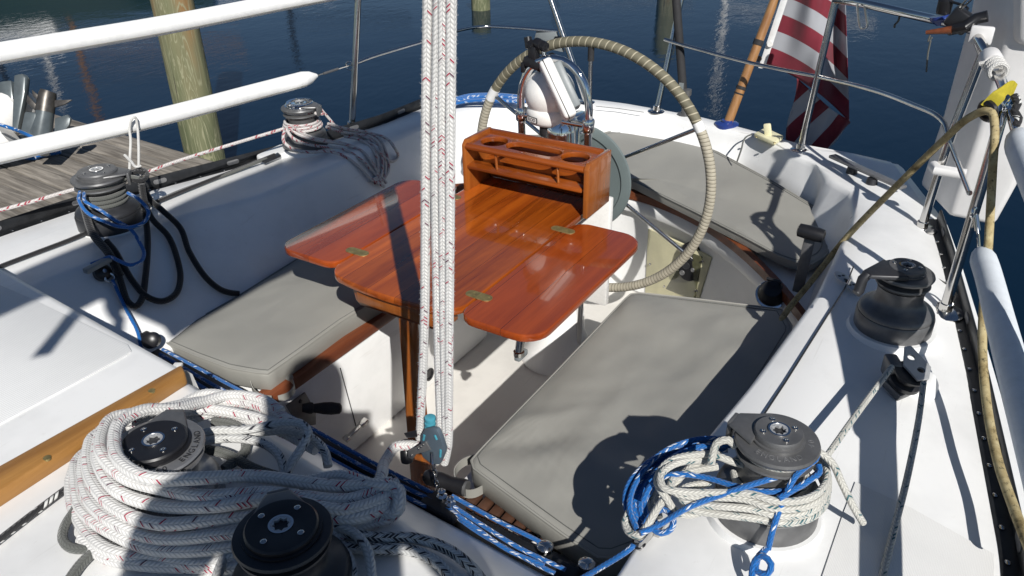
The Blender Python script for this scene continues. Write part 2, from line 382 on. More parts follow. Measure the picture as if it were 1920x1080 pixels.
def watermat():
    m, nt, b = nmat('harbour_water')
    v = coords(nt, scale=(1, 1, 1), rot=(0, 0, 0.5))
    a = noise(nt, v, 1.3, 3, 0.5, 0.3)
    v2 = coords(nt, scale=(1.0, 2.4, 1), rot=(0, 0, -0.55))
    c = noise(nt, v2, 5.5, 4, 0.55, 0.4)
    d = noise(nt, v2, 17.0, 3, 0.5, 0.2)
    h = math_(nt, 'ADD', math_(nt, 'MULTIPLY', a, 1.0), math_(nt, 'ADD', math_(nt, 'MULTIPLY', c, 0.34), math_(nt, 'MULTIPLY', d, 0.05)))
    b.inputs['Base Color'].default_value = (0.002, 0.012, 0.028, 1)
    b.inputs['Roughness'].default_value = 0.03; b.inputs['IOR'].default_value = 1.33; b.inputs['Specular IOR Level'].default_value = 0.31
    bump(nt, h, 0.058, 0.10, b); return m
MAT['water'] = watermat()
def flagmat():
    m, nt, b = nmat('faded_flag_cloth'); tc = nd(nt, 'ShaderNodeTexCoord'); sx = nd(nt, 'ShaderNodeSeparateXYZ'); lk(nt, tc.outputs['UV'], sx.inputs[0])
    s = math_(nt, 'MODULO', math_(nt, 'FLOOR', math_(nt, 'MULTIPLY', sx.outputs['Y'], 13.0)), 2.0)
    f = noise(nt, coords(nt), 8, 4)
    red = ramp(nt, f, [(0.3, (0.17, 0.012, 0.026)), (0.7, (0.25, 0.022, 0.042))])
    c = mixc(nt, s, red, (0.44, 0.45, 0.48))
    lk(nt, c, b.inputs['Base Color']); b.inputs['Roughness'].default_value = 0.8; b.inputs['Sheen Weight'].default_value = 0.3
    v = coords(nt, 'UV', (160, 160, 1)); bump(nt, noise(nt, v, 1.0, 2), 0.15, 0.001, b)
    tr = nd(nt, 'ShaderNodeBsdfTranslucent'); lk(nt, c, tr.inputs['Color'])
    mx = nd(nt, 'ShaderNodeMixShader'); mx.inputs[0].default_value = 0.3
    lk(nt, b.outputs[0], mx.inputs[1]); lk(nt, tr.outputs[0], mx.inputs[2]); lk(nt, mx.outputs[0], nt.nodes['Material Output'].inputs['Surface'])
    return m
MAT['flag'] = flagmat()
MAT['yellow'] = plain('yellow_webbing', (0.48, 0.40, 0.03), 0.7, 0, var=0.2, scale=60, bscale=300, bstr=0.3)
MAT['blue_socket'] = plain('dark_blue_enamel', (0.02, 0.045, 0.20), 0.25, 0, var=0.15)
MAT['foam'] = plain('black_foam', (0.02, 0.02, 0.022), 0.8, 0, var=0.3, bscale=120, bstr=0.2)
MAT['panel_plate'] = plain('smoky_clear_panel', (0.10, 0.10, 0.055), 0.12, 0, coat=0.6, var=0.2)
MAT['sail'] = plain('sail_canvas', (0.25, 0.28, 0.34), 0.8)
MAT['skin'] = plain('skin', (0.42, 0.24, 0.17), 0.5)
MAT['cloth'] = plain('dark_shirt', (0.08, 0.09, 0.12), 0.8)
MAT['dinghy'] = plain('white_hypalon', (0.68, 0.67, 0.65), 0.5, 0, var=0.1)
MAT['motor'] = plain('grey_motor_paint', (0.10, 0.118, 0.125), 0.32, 0.2, coat=0.3, var=0.2, scale=18)
MAT['motor_bare'] = plain('bare_motor_casting', (0.12, 0.11, 0.10), 0.4, 0.7, var=0.4, scale=25)
# ------------------------------------------------------------------ world, sun, camera
w = bpy.data.worlds.new('World'); scn.world = w; w.use_nodes = True
sky = w.node_tree.nodes.new('ShaderNodeTexSky'); sky.sky_type = 'NISHITA'; sky.sun_disc = False; sky.dust_density = 0.0; sky.ozone_density = 2.5; sky.altitude = 1500
el = math.asin(-SUN.z); sky.sun_elevation = el; sky.sun_rotation = math.atan2(-SUN.x, -SUN.y)
bg = w.node_tree.nodes['Background']; bg.inputs['Strength'].default_value = 0.05
w.node_tree.links.new(sky.outputs[0], bg.inputs[0])
sl = bpy.data.lights.new('sun', 'SUN'); sl.energy = 5.0; sl.angle = RAD(0.5); sl.color = (1.0, 0.97, 0.92)
so = bpy.data.objects.new('sun', sl); COL.objects.link(so); so.rotation_euler = SUN.to_track_quat('-Z', 'Y').to_euler(); so.location = (-6, -6, 9)
cd = bpy.data.cameras.new('camera'); co = bpy.data.objects.new('camera', cd); COL.objects.link(co); scn.camera = co
cd.sensor_fit = 'HORIZONTAL'; cd.sensor_width = 36.0; cd.lens = 36.0 * FPX / 1920.0; cd.clip_start = 0.02; cd.clip_end = 3000
RM = np.stack([ROT[:, 0], -ROT[:, 1], -ROT[:, 2]], axis=1)
M4 = Matrix.Identity(4)
for i in range(3):
    for j in range(3): M4[i][j] = RM[i][j]
    M4[i][3] = CAM[i]
co.matrix_world = M4
scn.view_settings.view_transform = 'Standard'; scn.view_settings.look = 'None'; scn.view_settings.exposure = 0.12; scn.view_settings.gamma = 1.0
scn.cycles.max_bounces = 8; scn.cycles.use_denoising = True
from mathutils import noise as mn
# ================================================================== WATER, SETTING
ZW = -0.38
wm = MB(); wm.grid([[Vector((x, y, ZW)) for y in (-300, 0, 300)] for x in (-300, 0, 300)])
water = wm.build('water', MAT['water']); kind(water, 'structure')
# ================================================================== SAILBOAT SHELL
boat = thing('sailboat', 'white fibreglass sailing yacht with an open cockpit, moored beside the wooden dock', 'sailboat', (1.5, YC, -0.05))
ZD, ZC, ZS = 0.62, 0.65, 0.38
def pl(z, *pp): return [P(a, b, z) for a, b in pp]
# cockpit rim (inner edge of the coaming), right front -> stern -> left front
rim_r = [Vector((0.2, .38, ZC))] + pl(ZC, (1200, 1015), (1320, 830), (1413, 720), (1540, 547)) + [Vector((2.7, .34, .645)), Vector((2.93, .40, .638)), Vector((3.03, .50, .632))]
rim_s = pl(.625, (1526, 305), (1466, 279), (1403, 253), (1343, 240), (1258, 220), (1216, 213), (1114, 201), (975, 193), (890, 205))
rim_l = [Vector((2.86, 2.22, .635))] + pl(ZC, (640, 300), (483, 367), (333, 405), (197, 480), (83, 525)) + [Vector((0.2, 2.31, ZC))]
rim = rim_r + rim_s + rim_l
NR = 160
# outer deck edge (inside of the toe rail)
out_r = [Vector((0.2, -.27, ZD))] + pl(ZD, (1913, 1080), (1837, 720), (1775, 480), (1755, 415))
out_s = [Vector((3.35, .33, ZD))] + pl(.615, (1554, 289), (1519, 280), (1470, 264), (1378, 238), (1343, 229), (1188, 198), (1114, 188), (975, 182), (880, 188), (850, 178))
out_l = pl(ZD, (790, 203), (720, 232), (533, 290), (350, 338), (147, 391), (0, 440)) + [Vector((0.2, 2.86, ZD))]
# keep the two edges in step: three legs each, resampled separately
n1, n2, n3 = 60, 60, 60
RIM = resample(rim_r, n1) + resample([rim_r[-1]] + rim_s, n2)[1:] + resample([rim_s[-1]] + rim_l, n3)[1:]
OUT = resample(out_r, n1) + resample([out_r[-1]] + out_s, n2)[1:] + resample([out_s[-1]] + out_l, n3)[1:]
NN = len(RIM)
# foot of the seat backs
foot_r = [Vector((0.2, .392, .42)), Vector((1.2, .392, .42)), Vector((2.3, .38, .42)), Vector((2.72, .42, .43)), Vector((2.95, .56, .44))]
foot_s = pl(.50, (1536, 392), (1452, 341), (1400, 308), (1346, 284), (1276, 258), (1188, 246), (1142, 247)) 
foot_s = [Vector((min(p.x, 3.31), p.y, .50)) for p in foot_s] + [Vector((3.31, 1.62, .50)), Vector((3.22, 1.95, .49)), Vector((3.08, 2.05, .46))]
foot_l = [Vector((2.8, 2.14, .43))] + [P(556, 490, .44), P(447, 560, .44), P(330, 650, .44)] + [Vector((0.2, 1.94, .42))]
FOOT = resample(foot_r, n1) + resample([foot_r[-1]] + foot_s, n2)[1:] + resample([foot_s[-1]] + foot_l, n3)[1:]
rows = []
m = MB()
for i in range(NN):
    a, o, f = RIM[i], OUT[i], FOOT[i]
    inw = Vector((f.x - a.x, f.y - a.y, 0)); L = inw.length; inw = inw / max(L, 1e-6)
    mid = a.lerp(o, .28); mid.z = a.z + .004
    rows.append([o + Vector((0, 0, 0)), o.lerp(mid, .45) + Vector((0, 0, .012)), mid, a - inw * .012, a + inw * .006 - Vector((0, 0, .006)), a + inw * .016 - Vector((0, 0, .022)),
                 a.lerp(f, .55) + Vector((0, 0, -.012)), f, f + inw * .01 - Vector((0, 0, .10))])
m.grid(rows)
deck = m.build('deck_and_coaming', MAT['gel'], boat, ang=50)
# topsides down to the water
m = MB()
rows = []
for i in range(NN):
    o = OUT[i]; out = Vector((o.x - 1.6, o.y - YC, 0)); out.normalize()
    rows.append([o + Vector((0, 0, -.004)), o + out * .05 + Vector((0, 0, -.02)), o + out * .05 + Vector((0, 0, -.5)), o - out * .10 + Vector((0, 0, -1.3))])
m.grid(rows); m.build('topsides', MAT['gel'], boat)
# non-skid panels laid on the side decks
m = MB()
def deckpt(i, t):
    a, o = RIM[i], OUT[i]; mid = a.lerp(o, .28); mid.z = a.z + .004; b = o.lerp(mid, .45) + Vector((0, 0, .012))
    return (o.lerp(b, t / .45 * 1.0) if t < .45 else b.lerp(mid, (t - .45) / .55)) + Vector((0, 0, .003))
m.grid([[deckpt(i, t) for t in (.10, .25, .45, .7)] for i in range(2, 26)])
m.build('nonskid_panel', MAT['nonskid_deck'], boat)
# cockpit sole and seat lockers
YL, YR = 1.60, 0.95
m = MB(); m.box((2.05, 1.25, -.07), (2.5, 1.5, .04)); sole = m.build('cockpit_sole', MAT['gel_grey'], boat)
m = MB()
m.prism([(1.13, 1.60), (2.34, 1.60), (2.34, 2.3), (1.13, 2.3)], -.049, ZS - .03)
m.build('seat_locker', MAT['gel'], boat, bevel=.012)
m = MB(); m.prism([(1.13, .35), (2.33, .35), (2.33, .95), (1.13, .95)], -.049, ZS - .03)
m.build('seat_locker', MAT['gel'], boat, bevel=.012)
# teak nosing along the seat fronts
for y in (1.612,):
    m = MB(); m.box((1.735, y, .371), (1.17, .05, .042)); m.build('seat_trim', MAT['teak_trim'], boat, bevel=.008)
# slatted seat gratings under the cushions
for k in range(13):
    m = MB(); m.box((1.165, .93 - k * .035, .384), (.055, .026, .022)); m.build('seat_slat', MAT['dark_slat'], boat, bevel=.004)
# bridge deck at the front of the well
m = MB(); m.prism([(0.70, .42), (1.105, .42), (1.115, 2.02), (0.70, 2.05)], -.049, .40); m.build('bridge_deck', MAT['gel'], boat, bevel=.012)
# helm locker across the stern of the well
front = [P(1440, 490, .42), P(1320, 440, .42), P(1195, 372, .42)]
fy = [.30, .45] + [p.y for p in front] + [1.42, 1.75, 2.05, 2.2]
def fx(y):
    d = abs(y - YC); return 2.985 - .72 * d * d - .04 * d
fl = [Vector((fx(y), y, 0)) for y in np.linspace(.30, 2.25, 28)]
m = MB()
m.grid([[Vector((p.x + .012, p.y, -.045)), Vector((p.x + .012, p.y, .345)), Vector((p.x - .022, p.y, .352)), Vector((p.x - .026, p.y, .36)), Vector((p.x - .024, p.y, .405)), Vector((p.x - .012, p.y, .416)), Vector((p.x + .05, p.y, .418)), Vector((3.5, p.y, .46))] for p in fl])
m.build('helm_locker', MAT['gel'], boat, ang=50)
m = MB(); m.grid([[Vector((p.x - .030, p.y, .412)), Vector((p.x - .032, p.y, .446)), Vector((p.x + .0, p.y, .450)), Vector((p.x + .0, p.y, .412))] for p in fl[1:-1]], close=True)
m.build('helm_seat_trim', MAT['teak_trim'], boat)
# cabin top at the bottom left of the picture
zc = .742
e0, e1 = P(-60, 466, zc), P(338, 688, zc)
e2 = P(352, 712, .70)
edge = [Vector((e1.x + .004, e1.y - .02, zc))] + [e1.lerp(e0, t) for t in np.linspace(0, 1, 8)]
m = MB()
prof = []
rows = []
for p in edge:
    rows.append([Vector((-.4, p.y + .0, zc)), Vector((p.x - .12, p.y, zc + .001)), Vector((p.x - .02, p.y, zc + .001)), Vector((p.x - .004, p.y, zc - .002)), Vector((p.x + .008, p.y, zc - .02)), Vector((p.x + .055, p.y + .0, .40))])
m.grid(rows)
m.build('cabin_top', MAT['gel'], boat, ang=50)
# recessed-look nonskid panel on the cabin top (raised tread, softly bordered)
q = [P(-70, 500, zc + .012), P(58, 555, zc + .012), P(238, 640, zc + .012), P(245, 652, zc + .012), P(236, 660, zc + .012), P(-60, 820, zc + .012)]
m = MB(); m.prism_pts([Vector((p.x, p.y, zc + .0)) for p in q], [Vector((p.x, p.y, zc + .0045)) for p in q]); m.build('nonskid_tread', MAT['nonskid'], boat, bevel=.0015)
# lower plateau to the right of the teak rail, carrying the two halyard winches
zl = .723
TA, TB = P(300, 650, .45), P(1130, 1082, .45)
r0, r1, r2, r3 = P(352, 716, zl), P(700, 940, zl), P(807, 1010, zl), Vector((.72, .42, zl))
m = MB()
rows = []
E = resample([r0 + Vector((0, .02, 0)), r1, r2, r3], 24)
for p in E:
    tx = TA.x + (TB.x - TA.x) * (p.y - TA.y) / (TB.y - TA.y) - .058
    rows.append([Vector((-.4, p.y, zl)), Vector((p.x - .02, p.y, zl)), Vector((p.x - .004, p.y, zl - .003)), Vector((p.x + .008, p.y, zl - .014)), Vector((p.x + (tx - p.x) * .8, p.y, .50)), Vector((tx, p.y, .442)), Vector((tx, p.y, .40))])
m.grid(rows)
rr = rows[0]; m.add([rr[0], rr[1], Vector((rr[1].x, rr[1].y + .01, zc)), Vector((-.4, rr[0].y + .01, zc))], [(0, 1, 2, 3)])
m.build('companionway_coaming', MAT['gel'], boat, ang=50)
# teak rail along the hatch side
t0, t1, t2, t3 = P(-40, 893, .758), P(340, 682, .758), P(347, 697, .758), P(-40, 944, .758)
m = MB(); m.prism_pts([Vector((p.x, p.y, .722)) for p in (t0, t1, t2, t3)], [t0, t1, t2, t3])
trail = m.build('teak_rail', MAT['teak_rail'], boat, bevel=.006)
for px, py in ((88, 858), (284, 732)):
    c = P(px, py, .7585); m = MB(); m.lathe([(.0001, .0004), (.0072, .0004), (.0072, -.004), (.004, -.004)], frame(c, (0, 0, 1)), 16)
    m.box(c, (.012, .0014, .001)); m.build('screw', MAT['bronze'], trail)
m = MB(); c = P(330, 690, .735); m.box(c, (.035, .02, .008), Matrix.Rotation(.5, 3, 'Z')); m.build('rail_end_clip', MAT['white_plastic'], boat, bevel=.002)
# toe rails with slots and bolts
def toe_rail(pts, sgn, name):
    m = MB(); R = resample(pts, 60); rows = []
    for i, p in enumerate(R):
        t = (R[min(i + 1, 59)] - R[max(i - 1, 0)]); t.z = 0; t.normalize(); nrm = Vector((-t.y, t.x, 0)) * sgn
        z = Vector((0, 0, 1))
        rows.append([p + nrm * a + z * b for a, b in ((-.03, .002), (-.03, .006), (0, .008), (.002, .040), (.006, .044), (.010, .040), (.012, .002))])
    m.grid(rows); o = m.build('toe_rail', MAT['black_alu'], boat, ang=50)
    for i in range(3, 58, 2):
        bolts = MB()
        p = R[i]; t = R[i + 1] - R[i - 1]; t.z = 0; t.normalize(); nrm = Vector((-t.y, t.x, 0)) * sgn
        bolts.lathe([(.006, .0), (.006, .002), (.002, .0035)], frame(p + nrm * -.018 + Vector((0, 0, .0075)), (0, 0, 1)), 8); bolts.build('bolt', MAT['steel'], o)
    for i in range(2, 58, 6):
        p = R[i]; t = R[i + 1] - R[i - 1]; t.z = 0; t.normalize(); nrm = Vector((-t.y, t.x, 0)) * sgn
        s = MB(); M = Matrix((t, Vector((0, 0, 1)), -nrm)).transposed().to_4x4(); M.translation = p + Vector((0, 0, .024)) + nrm * .0005
        pts2 = [(.016 * math.copysign(1, math.cos(a)) + .009 * math.cos(a), .009 * math.sin(a)) for a in np.linspace(0, 2 * math.pi, 24, endpoint=False)]
        s.prism(pts2, -.0005, .0022, M); s.build('rail_slot', MAT['winch_light'], o)
    return o
toe_rail(resample(out_r, 40), -1, 'r')
toe_rail(resample(list(reversed(out_l)), 40), 1, 'l')
# locker lid seam and butterfly hinge on the right coaming
sa, sb = P(1600, 500, .66), P(1400, 826, .66)
m = MB(); m.tube([sa, P(1586, 537, .659), P(1473, 716, .659), sb], .0022, 6); m.build('lid_seam', MAT['black'], boat)
hin = thing('butterfly_hinge', 'stainless steel butterfly hinge bridging the locker seam on the white coaming', 'hinge', P(1593, 531, .662))
for s, (a, b) in enumerate((((1573, 515), (1590, 530)), ((1592, 531), (1612, 550)))):
    A, B = P(*a, .664), P(*b, .664); d = (B - A).normalized(); n = Vector((-d.y, d.x, 0)); M = Matrix((d, n, Vector((0, 0, 1)))).transposed().to_4x4(); M.translation = A
    L = (B - A).length; m = MB()
    pts2 = [(-.004 + .02 * (1 + math.cos(t)) / 2 * 0 + (L / 2 + (L / 2 + .012) * math.cos(t)), (.017 if True else 0) * math.sin(t)) for t in np.linspace(0, 2 * math.pi, 28, endpoint=False)]
    m.prism(pts2, 0, .003, M); leaf = m.build('hinge_leaf', MAT['alloy'], hin, bevel=.0008)
    k = MB()
    for u, v_ in ((.25, .006), (.25, -.006), (.7, 0)): k.lathe([(.005, .0031), (.0046, .0036), (.001, .0036)], M @ Matrix.Translation((L * u, v_, 0)), 10)
    k.build('screw_heads', MAT['winch_dark'], leaf)
m = MB(); A = P(1591, 530, .668); d = (P(1600, 512, .668) - P(1583, 547, .668)).normalized(); m.tube([A - d * .018, A + d * .018], .005, 10); m.build('hinge_pin', MAT['steel'], hin)
m = MB(); m.tube([P(1117, 199, .643), P(1160, 203.5, .643), P(1207, 210.5, .641)], .0014, 5); m.build('moulding_seam', MAT['winch_light'], boat)
m = MB(); m.tube([Vector((p.x + .010, p.y, z)) for p, z in ((fl[9], .34), (fl[9], -.04))], .0015, 5); m.build('moulding_seam', MAT['winch_light'], boat)
# slim coaming pads under the winches
def pad(c, r, h): 
    m = MB(); m.lathe([(r * 1.16, -.06), (r * 1.12, h * .2), (r * 1.04, h * .8), (r, h), (r * .2, h)], Matrix.Translation(c), 40); return m.build('winch_pad', MAT['gel'], boat, ang=50)
PADS = {}
# ================================================================== DOCK, PILE, FAR MARINA (seen in the water)
zd = 0.05
d0, d1, d2 = P(-120, 215, zd), P(165, 232, zd), P(395, 300, zd)
ax = (d2 - d1).normalized(); ay = Vector((ax.y, -ax.x, 0)); 
if (P(0, 400, zd) - d1).dot(ay) < 0: ay = -ay
dock = thing('dock', 'weathered grey plank dock beside the boat', 'dock', d1)
wl = P(0, 300, zd); pd_ = (P(300, 320, zd) - P(0, 245, zd))
pang = math.atan2(*(lambda q: (q.y, q.x))(P(300, 290, zd) - P(30, 232, zd)))
pdir = (d2 - d1).normalized(); pn = Vector((-pdir.y, pdir.x, 0))
if (P(0, 420, zd) - d1).dot(pn) < 0: pn = -pn
MAT['dock_wood'] = wood('weathered_planks', (0.12, 0.105, 0.088), (0.36, 0.325, 0.28), 'X', 0.85, 0.0, fine=1.6, contrast=1.5, bstr=0.8, rotz=-math.atan2(pdir.y, pdir.x))
for k in range(12):
    m = MB(); w_ = .142
    a = d1 + pn * (w_ + .008) * k + pn * w_ / 2 - pdir * (.15 + random.uniform(0, .02))
    L = 5.6
    # planks run towards the boat from the far edge
    M = Matrix((pdir, pn, Vector((0, 0, 1)))).transposed()
    m.box(a + pdir * (L / 2 - 2.6) + Vector((0, 0, -.02 + random.uniform(-.003, .003))), (L, w_, .04), M)
    m.build('plank', MAT['dock_wood'], dock, bevel=.005)
m = MB(); m.box(d1 + pn * .9 + pdir * .2 + Vector((0, 0, -.16)), (5.5, 1.7, .2), M); m.build('frame_beam', MAT['dock_wood'], dock)
kind(dock, 'thing')
def piling(base, r, top, label, tilt=(0, 0)):
    t = thing('piling', label, 'piling', base)
    m = MB(); rows = []
    for i in range(48):
        u = i / 47; z = -1.6 + (top + 1.6) * u; rr_ = r * (1.06 - .06 * u)
        rows.append([base + Vector((tilt[0] * u, tilt[1] * u, z)) + Vector((math.cos(a), math.sin(a), 0)) * (rr_ * (1 + .055 * mn.noise(Vector((math.cos(a) * 1.6 + r * 50, math.sin(a) * 1.6, z * .7))) + .018 * mn.noise(Vector((math.cos(a) * 6, math.sin(a) * 6, z * 2.5))))) for a in np.linspace(0, 2 * math.pi, 40, endpoint=False)])
    m.grid(rows, close=True); m.f.append([47 * 40 + k for k in range(40)]); m.mi.append(0); m.uv.append(None)
    m.build('post', MAT['pile'], t, ang=60); return t
pb = P(388, 305, ZW + .25)
bp = PX(352, 150, pb.x)
piling(Vector((pb.x, pb.y, ZW)), .122, 2.6, 'thick greenish timber piling standing in the water at the end of the dock', (0, 0))
# ================================================================== helpers for plates with holes
def plate(name, outline, holes, z0, z1, mat, parent, bevel=.0015):
    cu = bpy.data.curves.new('tmp', 'CURVE'); cu.dimensions = '2D'; cu.fill_mode = 'BOTH'; cu.extrude = max(.0001, (z1 - z0) / 2 - bevel); cu.bevel_depth = bevel; cu.bevel_resolution = 1; cu.offset = -bevel
    for loop in [outline] + holes:
        sp = cu.splines.new('POLY'); sp.points.add(len(loop) - 1); sp.use_cyclic_u = True
        for q, (x, y) in zip(sp.points, loop): q.co = (x, y, 0, 1)
    ob = bpy.data.objects.new('tmp', cu); COL.objects.link(ob); bpy.context.view_layer.update()
    me = bpy.data.meshes.new_from_object(ob.evaluated_get(bpy.context.evaluated_depsgraph_get()))
    bpy.data.objects.remove(ob); bpy.data.curves.remove(cu)
    me.name = name; me.transform(Matrix.Translation((0, 0, (z0 + z1) / 2))); me.materials.clear(); me.materials.append(mat)
    me.shade_smooth(); me.set_sharp_from_angle(angle=RAD(40))
    o = bpy.data.objects.new(name, me); COL.objects.link(o)
    if parent is not None:
        o.parent = parent
        if parent.parent is None and not parent.get('local_kids'): o.matrix_parent_inverse = Matrix.Translation(parent.location).inverted()
    return o
def rrect(x0, y0, x1, y1, r, n=7):
    rs = r if hasattr(r, '__len__') else [r] * 4; out = []
    for (cx, cy, a, q) in ((x1 - rs[0], y1 - rs[0], 0, rs[0]), (x0 + rs[1], y1 - rs[1], 90, rs[1]), (x0 + rs[2], y0 + rs[2], 180, rs[2]), (x1 - rs[3], y0 + rs[3], 270, rs[3])):
        out += [(cx + q * math.cos(RAD(a + 90 * k / (n - 1))), cy + q * math.sin(RAD(a + 90 * k / (n - 1)))) for k in range(n)]
    return out
def oval(cx, cy, rx, ry, straight=0.0, n=28):
    """stadium/ellipse elongated along y"""
    out = []
    for k in range(n):
        a = 2 * math.pi * k / n; s = math.sin(a)
        out.append((cx + rx * math.cos(a), cy + ry * s + (straight if s > 1e-9 else -straight if s < -1e-9 else 0)))
    return out
BUND = {}
def bundle(key, name, label, cat, loc, part): BUND[key] = (thing(name, label, cat, loc), part)
bundle('loops of the big white coil', 'rope_coil', 'large coil of fuzzy white red-flecked rope heaped round the light grey winch', 'rope coil', P(430, 960, .735), 'rope_loop')
bundle('falls of the mainsheet', 'mainsheet', 'four vertical falls of white red-flecked rope in front of the table', 'rope', PX(820, 850, 1.1), 'rope_fall')
bundle('green-flecked sheet turns on the right front winch', 'sheet_coil', 'ivory green-flecked rope coiled round the right front winch', 'rope coil', P(1340, 950, .70), 'rope_turn')
bundle('blue line hung on the right front winch', 'blue_line', 'blue white-flecked line looped, knotted and hung round the right front winch', 'rope', P(1240, 980, .69), 'rope_loop')
bundle('black braid hanging from the dark winch', 'black_sheet', 'black braided rope hanging in loops from the winch nearest the dock', 'rope', P(262, 420, .70), 'rope_loop')
bundle('blue line around the dark winch', 'blue_line', 'blue white-flecked line sagging round the winch nearest the dock', 'rope', P(200, 420, .74), 'rope_loop')
bundle('charcoal turns on the dark winch', 'charcoal_sheet', 'charcoal braided rope wound round the drum of the winch nearest the dock', 'rope', P(200, 370, .76), 'rope_turn')
bundle('red-flecked rope turns on the far left winch', 'sheet_turns', 'pale red-flecked rope wound round the far left winch with the shiny cap', 'rope', P(573, 250, .75), 'rope_turn')
bundle('coil hanging beside the far left winch', 'sheet_tail', 'shaded red-flecked rope hanging in loops over the coaming by the far left winch', 'rope coil', P(680, 290, .65), 'rope_loop')
bundle('strands of blue line on the left quarter', 'blue_rope_coil', 'blue line coiled flat on the far left quarter of the stern deck', 'rope coil', P(920, 183, .64), 'rope_strand')
def rope(name, pts, r, mat, label, cat='rope', group=None, parent=None, n=9, step=.012, closed=False, smooth=True):
    m = MB(); pp = spline(pts, step, closed) if smooth else [Vector(p) for p in pts]
    m.tube(pp, r, n, closed=closed)
    if mat == 'rope_white':
        rr = random.Random(len(pp)); L = sum((b - a).length for a, b in zip(pp, pp[1:]))
        for _ in range(int(L * 1500)):
            i = rr.randrange(len(pp) - 1); t = (pp[i + 1] - pp[i]); c = pp[i] + t * rr.random(); t.normalize()
            d = Vector((rr.gauss(0, 1), rr.gauss(0, 1), rr.gauss(0, 1))); d = (d - t * d.dot(t)).normalized(); s_ = t.cross(d)
            a = c + d * r * .95; e = c + d * (r + rr.uniform(.001, .0042)) + t * rr.uniform(-.004, .004) + s_ * rr.uniform(-.003, .003)
            m.add([a - t * .0003, a + t * .0003, e], [(0, 1, 2)], [[(0, 0), (.001, 0), (0, .01)]])
    if parent is None and group in BUND: return m.build(BUND[group][1], MAT[mat], BUND[group][0], ang=80)
    o = m.build(name, MAT[mat], parent, ang=80)
    if parent is None: tag(o, label, cat, group)
    return o
# ================================================================== CUSHIONS
def cushion(name, label, outline, thick, crown=.012, rnd=.022, wr=.004, seedv=0, piping=True, group=None, crease=None):
    """outline: list of Vectors on the top seam, in order; edges roll over to the underside"""
    c = sum(outline, Vector()) / len(outline)
    t = thing(name, label, 'cushion', Vector((c.x, c.y, c.z - thick)), group)
    n = 96; R = resample(outline + [outline[0]], n + 1)[:-1]
    m = MB(); rows = []
    def ring(k, dz):
        out = []
        for p in R:
            q = c.lerp(p, k); out.append(q)
        return out
    rows = []
    for k in (1.0,):
        rows.append([Vector((p.x, p.y, p.z - thick)) for p in ring(.985, 0)])
        rows.append([Vector((p.x, p.y, p.z - thick + .008)) for p in ring(1.005, 0)])
        rows.append([Vector((p.x, p.y, p.z - .012)) for p in ring(1.008, 0)])
        rows.append([Vector((p.x, p.y, p.z - .003)) for p in ring(1.002, 0)])
    for k in (.99, .97, .94, .91, .87, .83, .78, .73, .67, .61, .55, .49, .43, .37, .31, .25, .19, .13, .07, .0001):
        rr = []
        for p in ring(k, 0):
            w = wr * (noise_.noise(Vector((p.x * 3.2 + seedv, p.y * 7.0, 0))) * 1.3 + .5 * noise_.noise(Vector((p.x * 11 + seedv, p.y * 16, 3)))) * min(1, (1 - k) * 5)
            if crease:
                g = math.exp(-((p.x - crease[0]) / crease[1]) ** 2); ph = p.y * 9 + p.x * 26 + 3.0 * noise_.noise(Vector((p.x * 5, p.y * 4, 1)))
                w += crease[2] * g * (math.sin(ph) ** 3) * min(1, (1 - k) * 6) + crease[2] * .7 * math.exp(-((p.x - 2.0) / .22) ** 2) * math.sin(p.y * 6 - p.x * 17 + 2 * noise_.noise(Vector((p.x * 4, p.y * 4, 7)))) * min(1, (1 - k) * 6)
            rr.append(Vector((p.x, p.y, p.z + crown * (1 - k ** 6) + w)))
        rows.append(rr)
    m.grid(rows, close=True)
    body = m.build('cover', MAT['vinyl'], t, ang=75)
    if piping:
        m = MB(); m.tube([Vector((p.x, p.y, p.z - .001)) for p in ring(1.003, 0)], .0035, 6, closed=True); m.build('piping', MAT['vinyl'], t)
        m = MB(); m.tube([Vector((p.x, p.y, p.z + .0005 + crown * (1 - .965 ** 6))) for p in ring(.965, 0)], .0013, 5, closed=True); m.build('stitching', MAT['rope_charcoal'], t)
    return t
from mathutils import noise as noise_
zl_ = .452
cl = cushion('seat_cushion', 'long taupe vinyl cushion on the left seat, under the table leaf',
        [P(313, 643, zl_), P(333, 627, zl_), P(367, 600, zl_), P(443, 557, zl_), P(547, 492, zl_), Vector((2.31, 2.09, zl_)), Vector((2.31, 1.565, zl_)), P(640, 601, zl_), P(567, 654, zl_), P(510, 694, zl_), P(500, 701, zl_), P(430, 689, zl_), P(367, 666, zl_)], .065, seedv=4, group='cockpit seat cushions')
zr_ = .462
cr = cushion('seat_cushion', 'long taupe vinyl cushion on the right seat, half in shadow',
        [P(890, 878, zr_), P(882, 866, zr_), P(900, 844, zr_), P(1040, 700, zr_), P(1176, 557, zr_), P(1188, 548, zr_), P(1300, 560, zr_), P(1465, 580, zr_), Vector((2.2, .388, zr_)), Vector((1.22, .40, zr_)), P(1130, 1050, zr_), P(1060, 1003, zr_)], .07, crown=.016, wr=.008, seedv=9, group='cockpit seat cushions', crease=(1.32, .17, .009))
hz = lambda x, y: .478 + .07 * max(0, min(1, (x - fx(y)) / .45))
def HP(px, py, z): return P(px, py, z)
ho = [(1142, 247, .54), (1188, 245, .545), (1276, 257, .545), (1346, 285, .54), (1452, 342, .53), (1536, 393, .51)]
helm_out = [HP(a, b, c) for a, b, c in ho] + [P(1562, 436, .485), P(1550, 478, .478), P(1515, 498, .484), P(1470, 484, .484), P(1400, 446, .485), P(1300, 395, .486), P(1185, 339, .488), Vector((2.93, 1.42, .478)), Vector((2.86, 1.75, .478)), Vector((2.75, 1.98, .478)), Vector((2.9, 2.06, .49)), Vector((3.15, 1.95, .52)), Vector((3.27, 1.6, .54))]
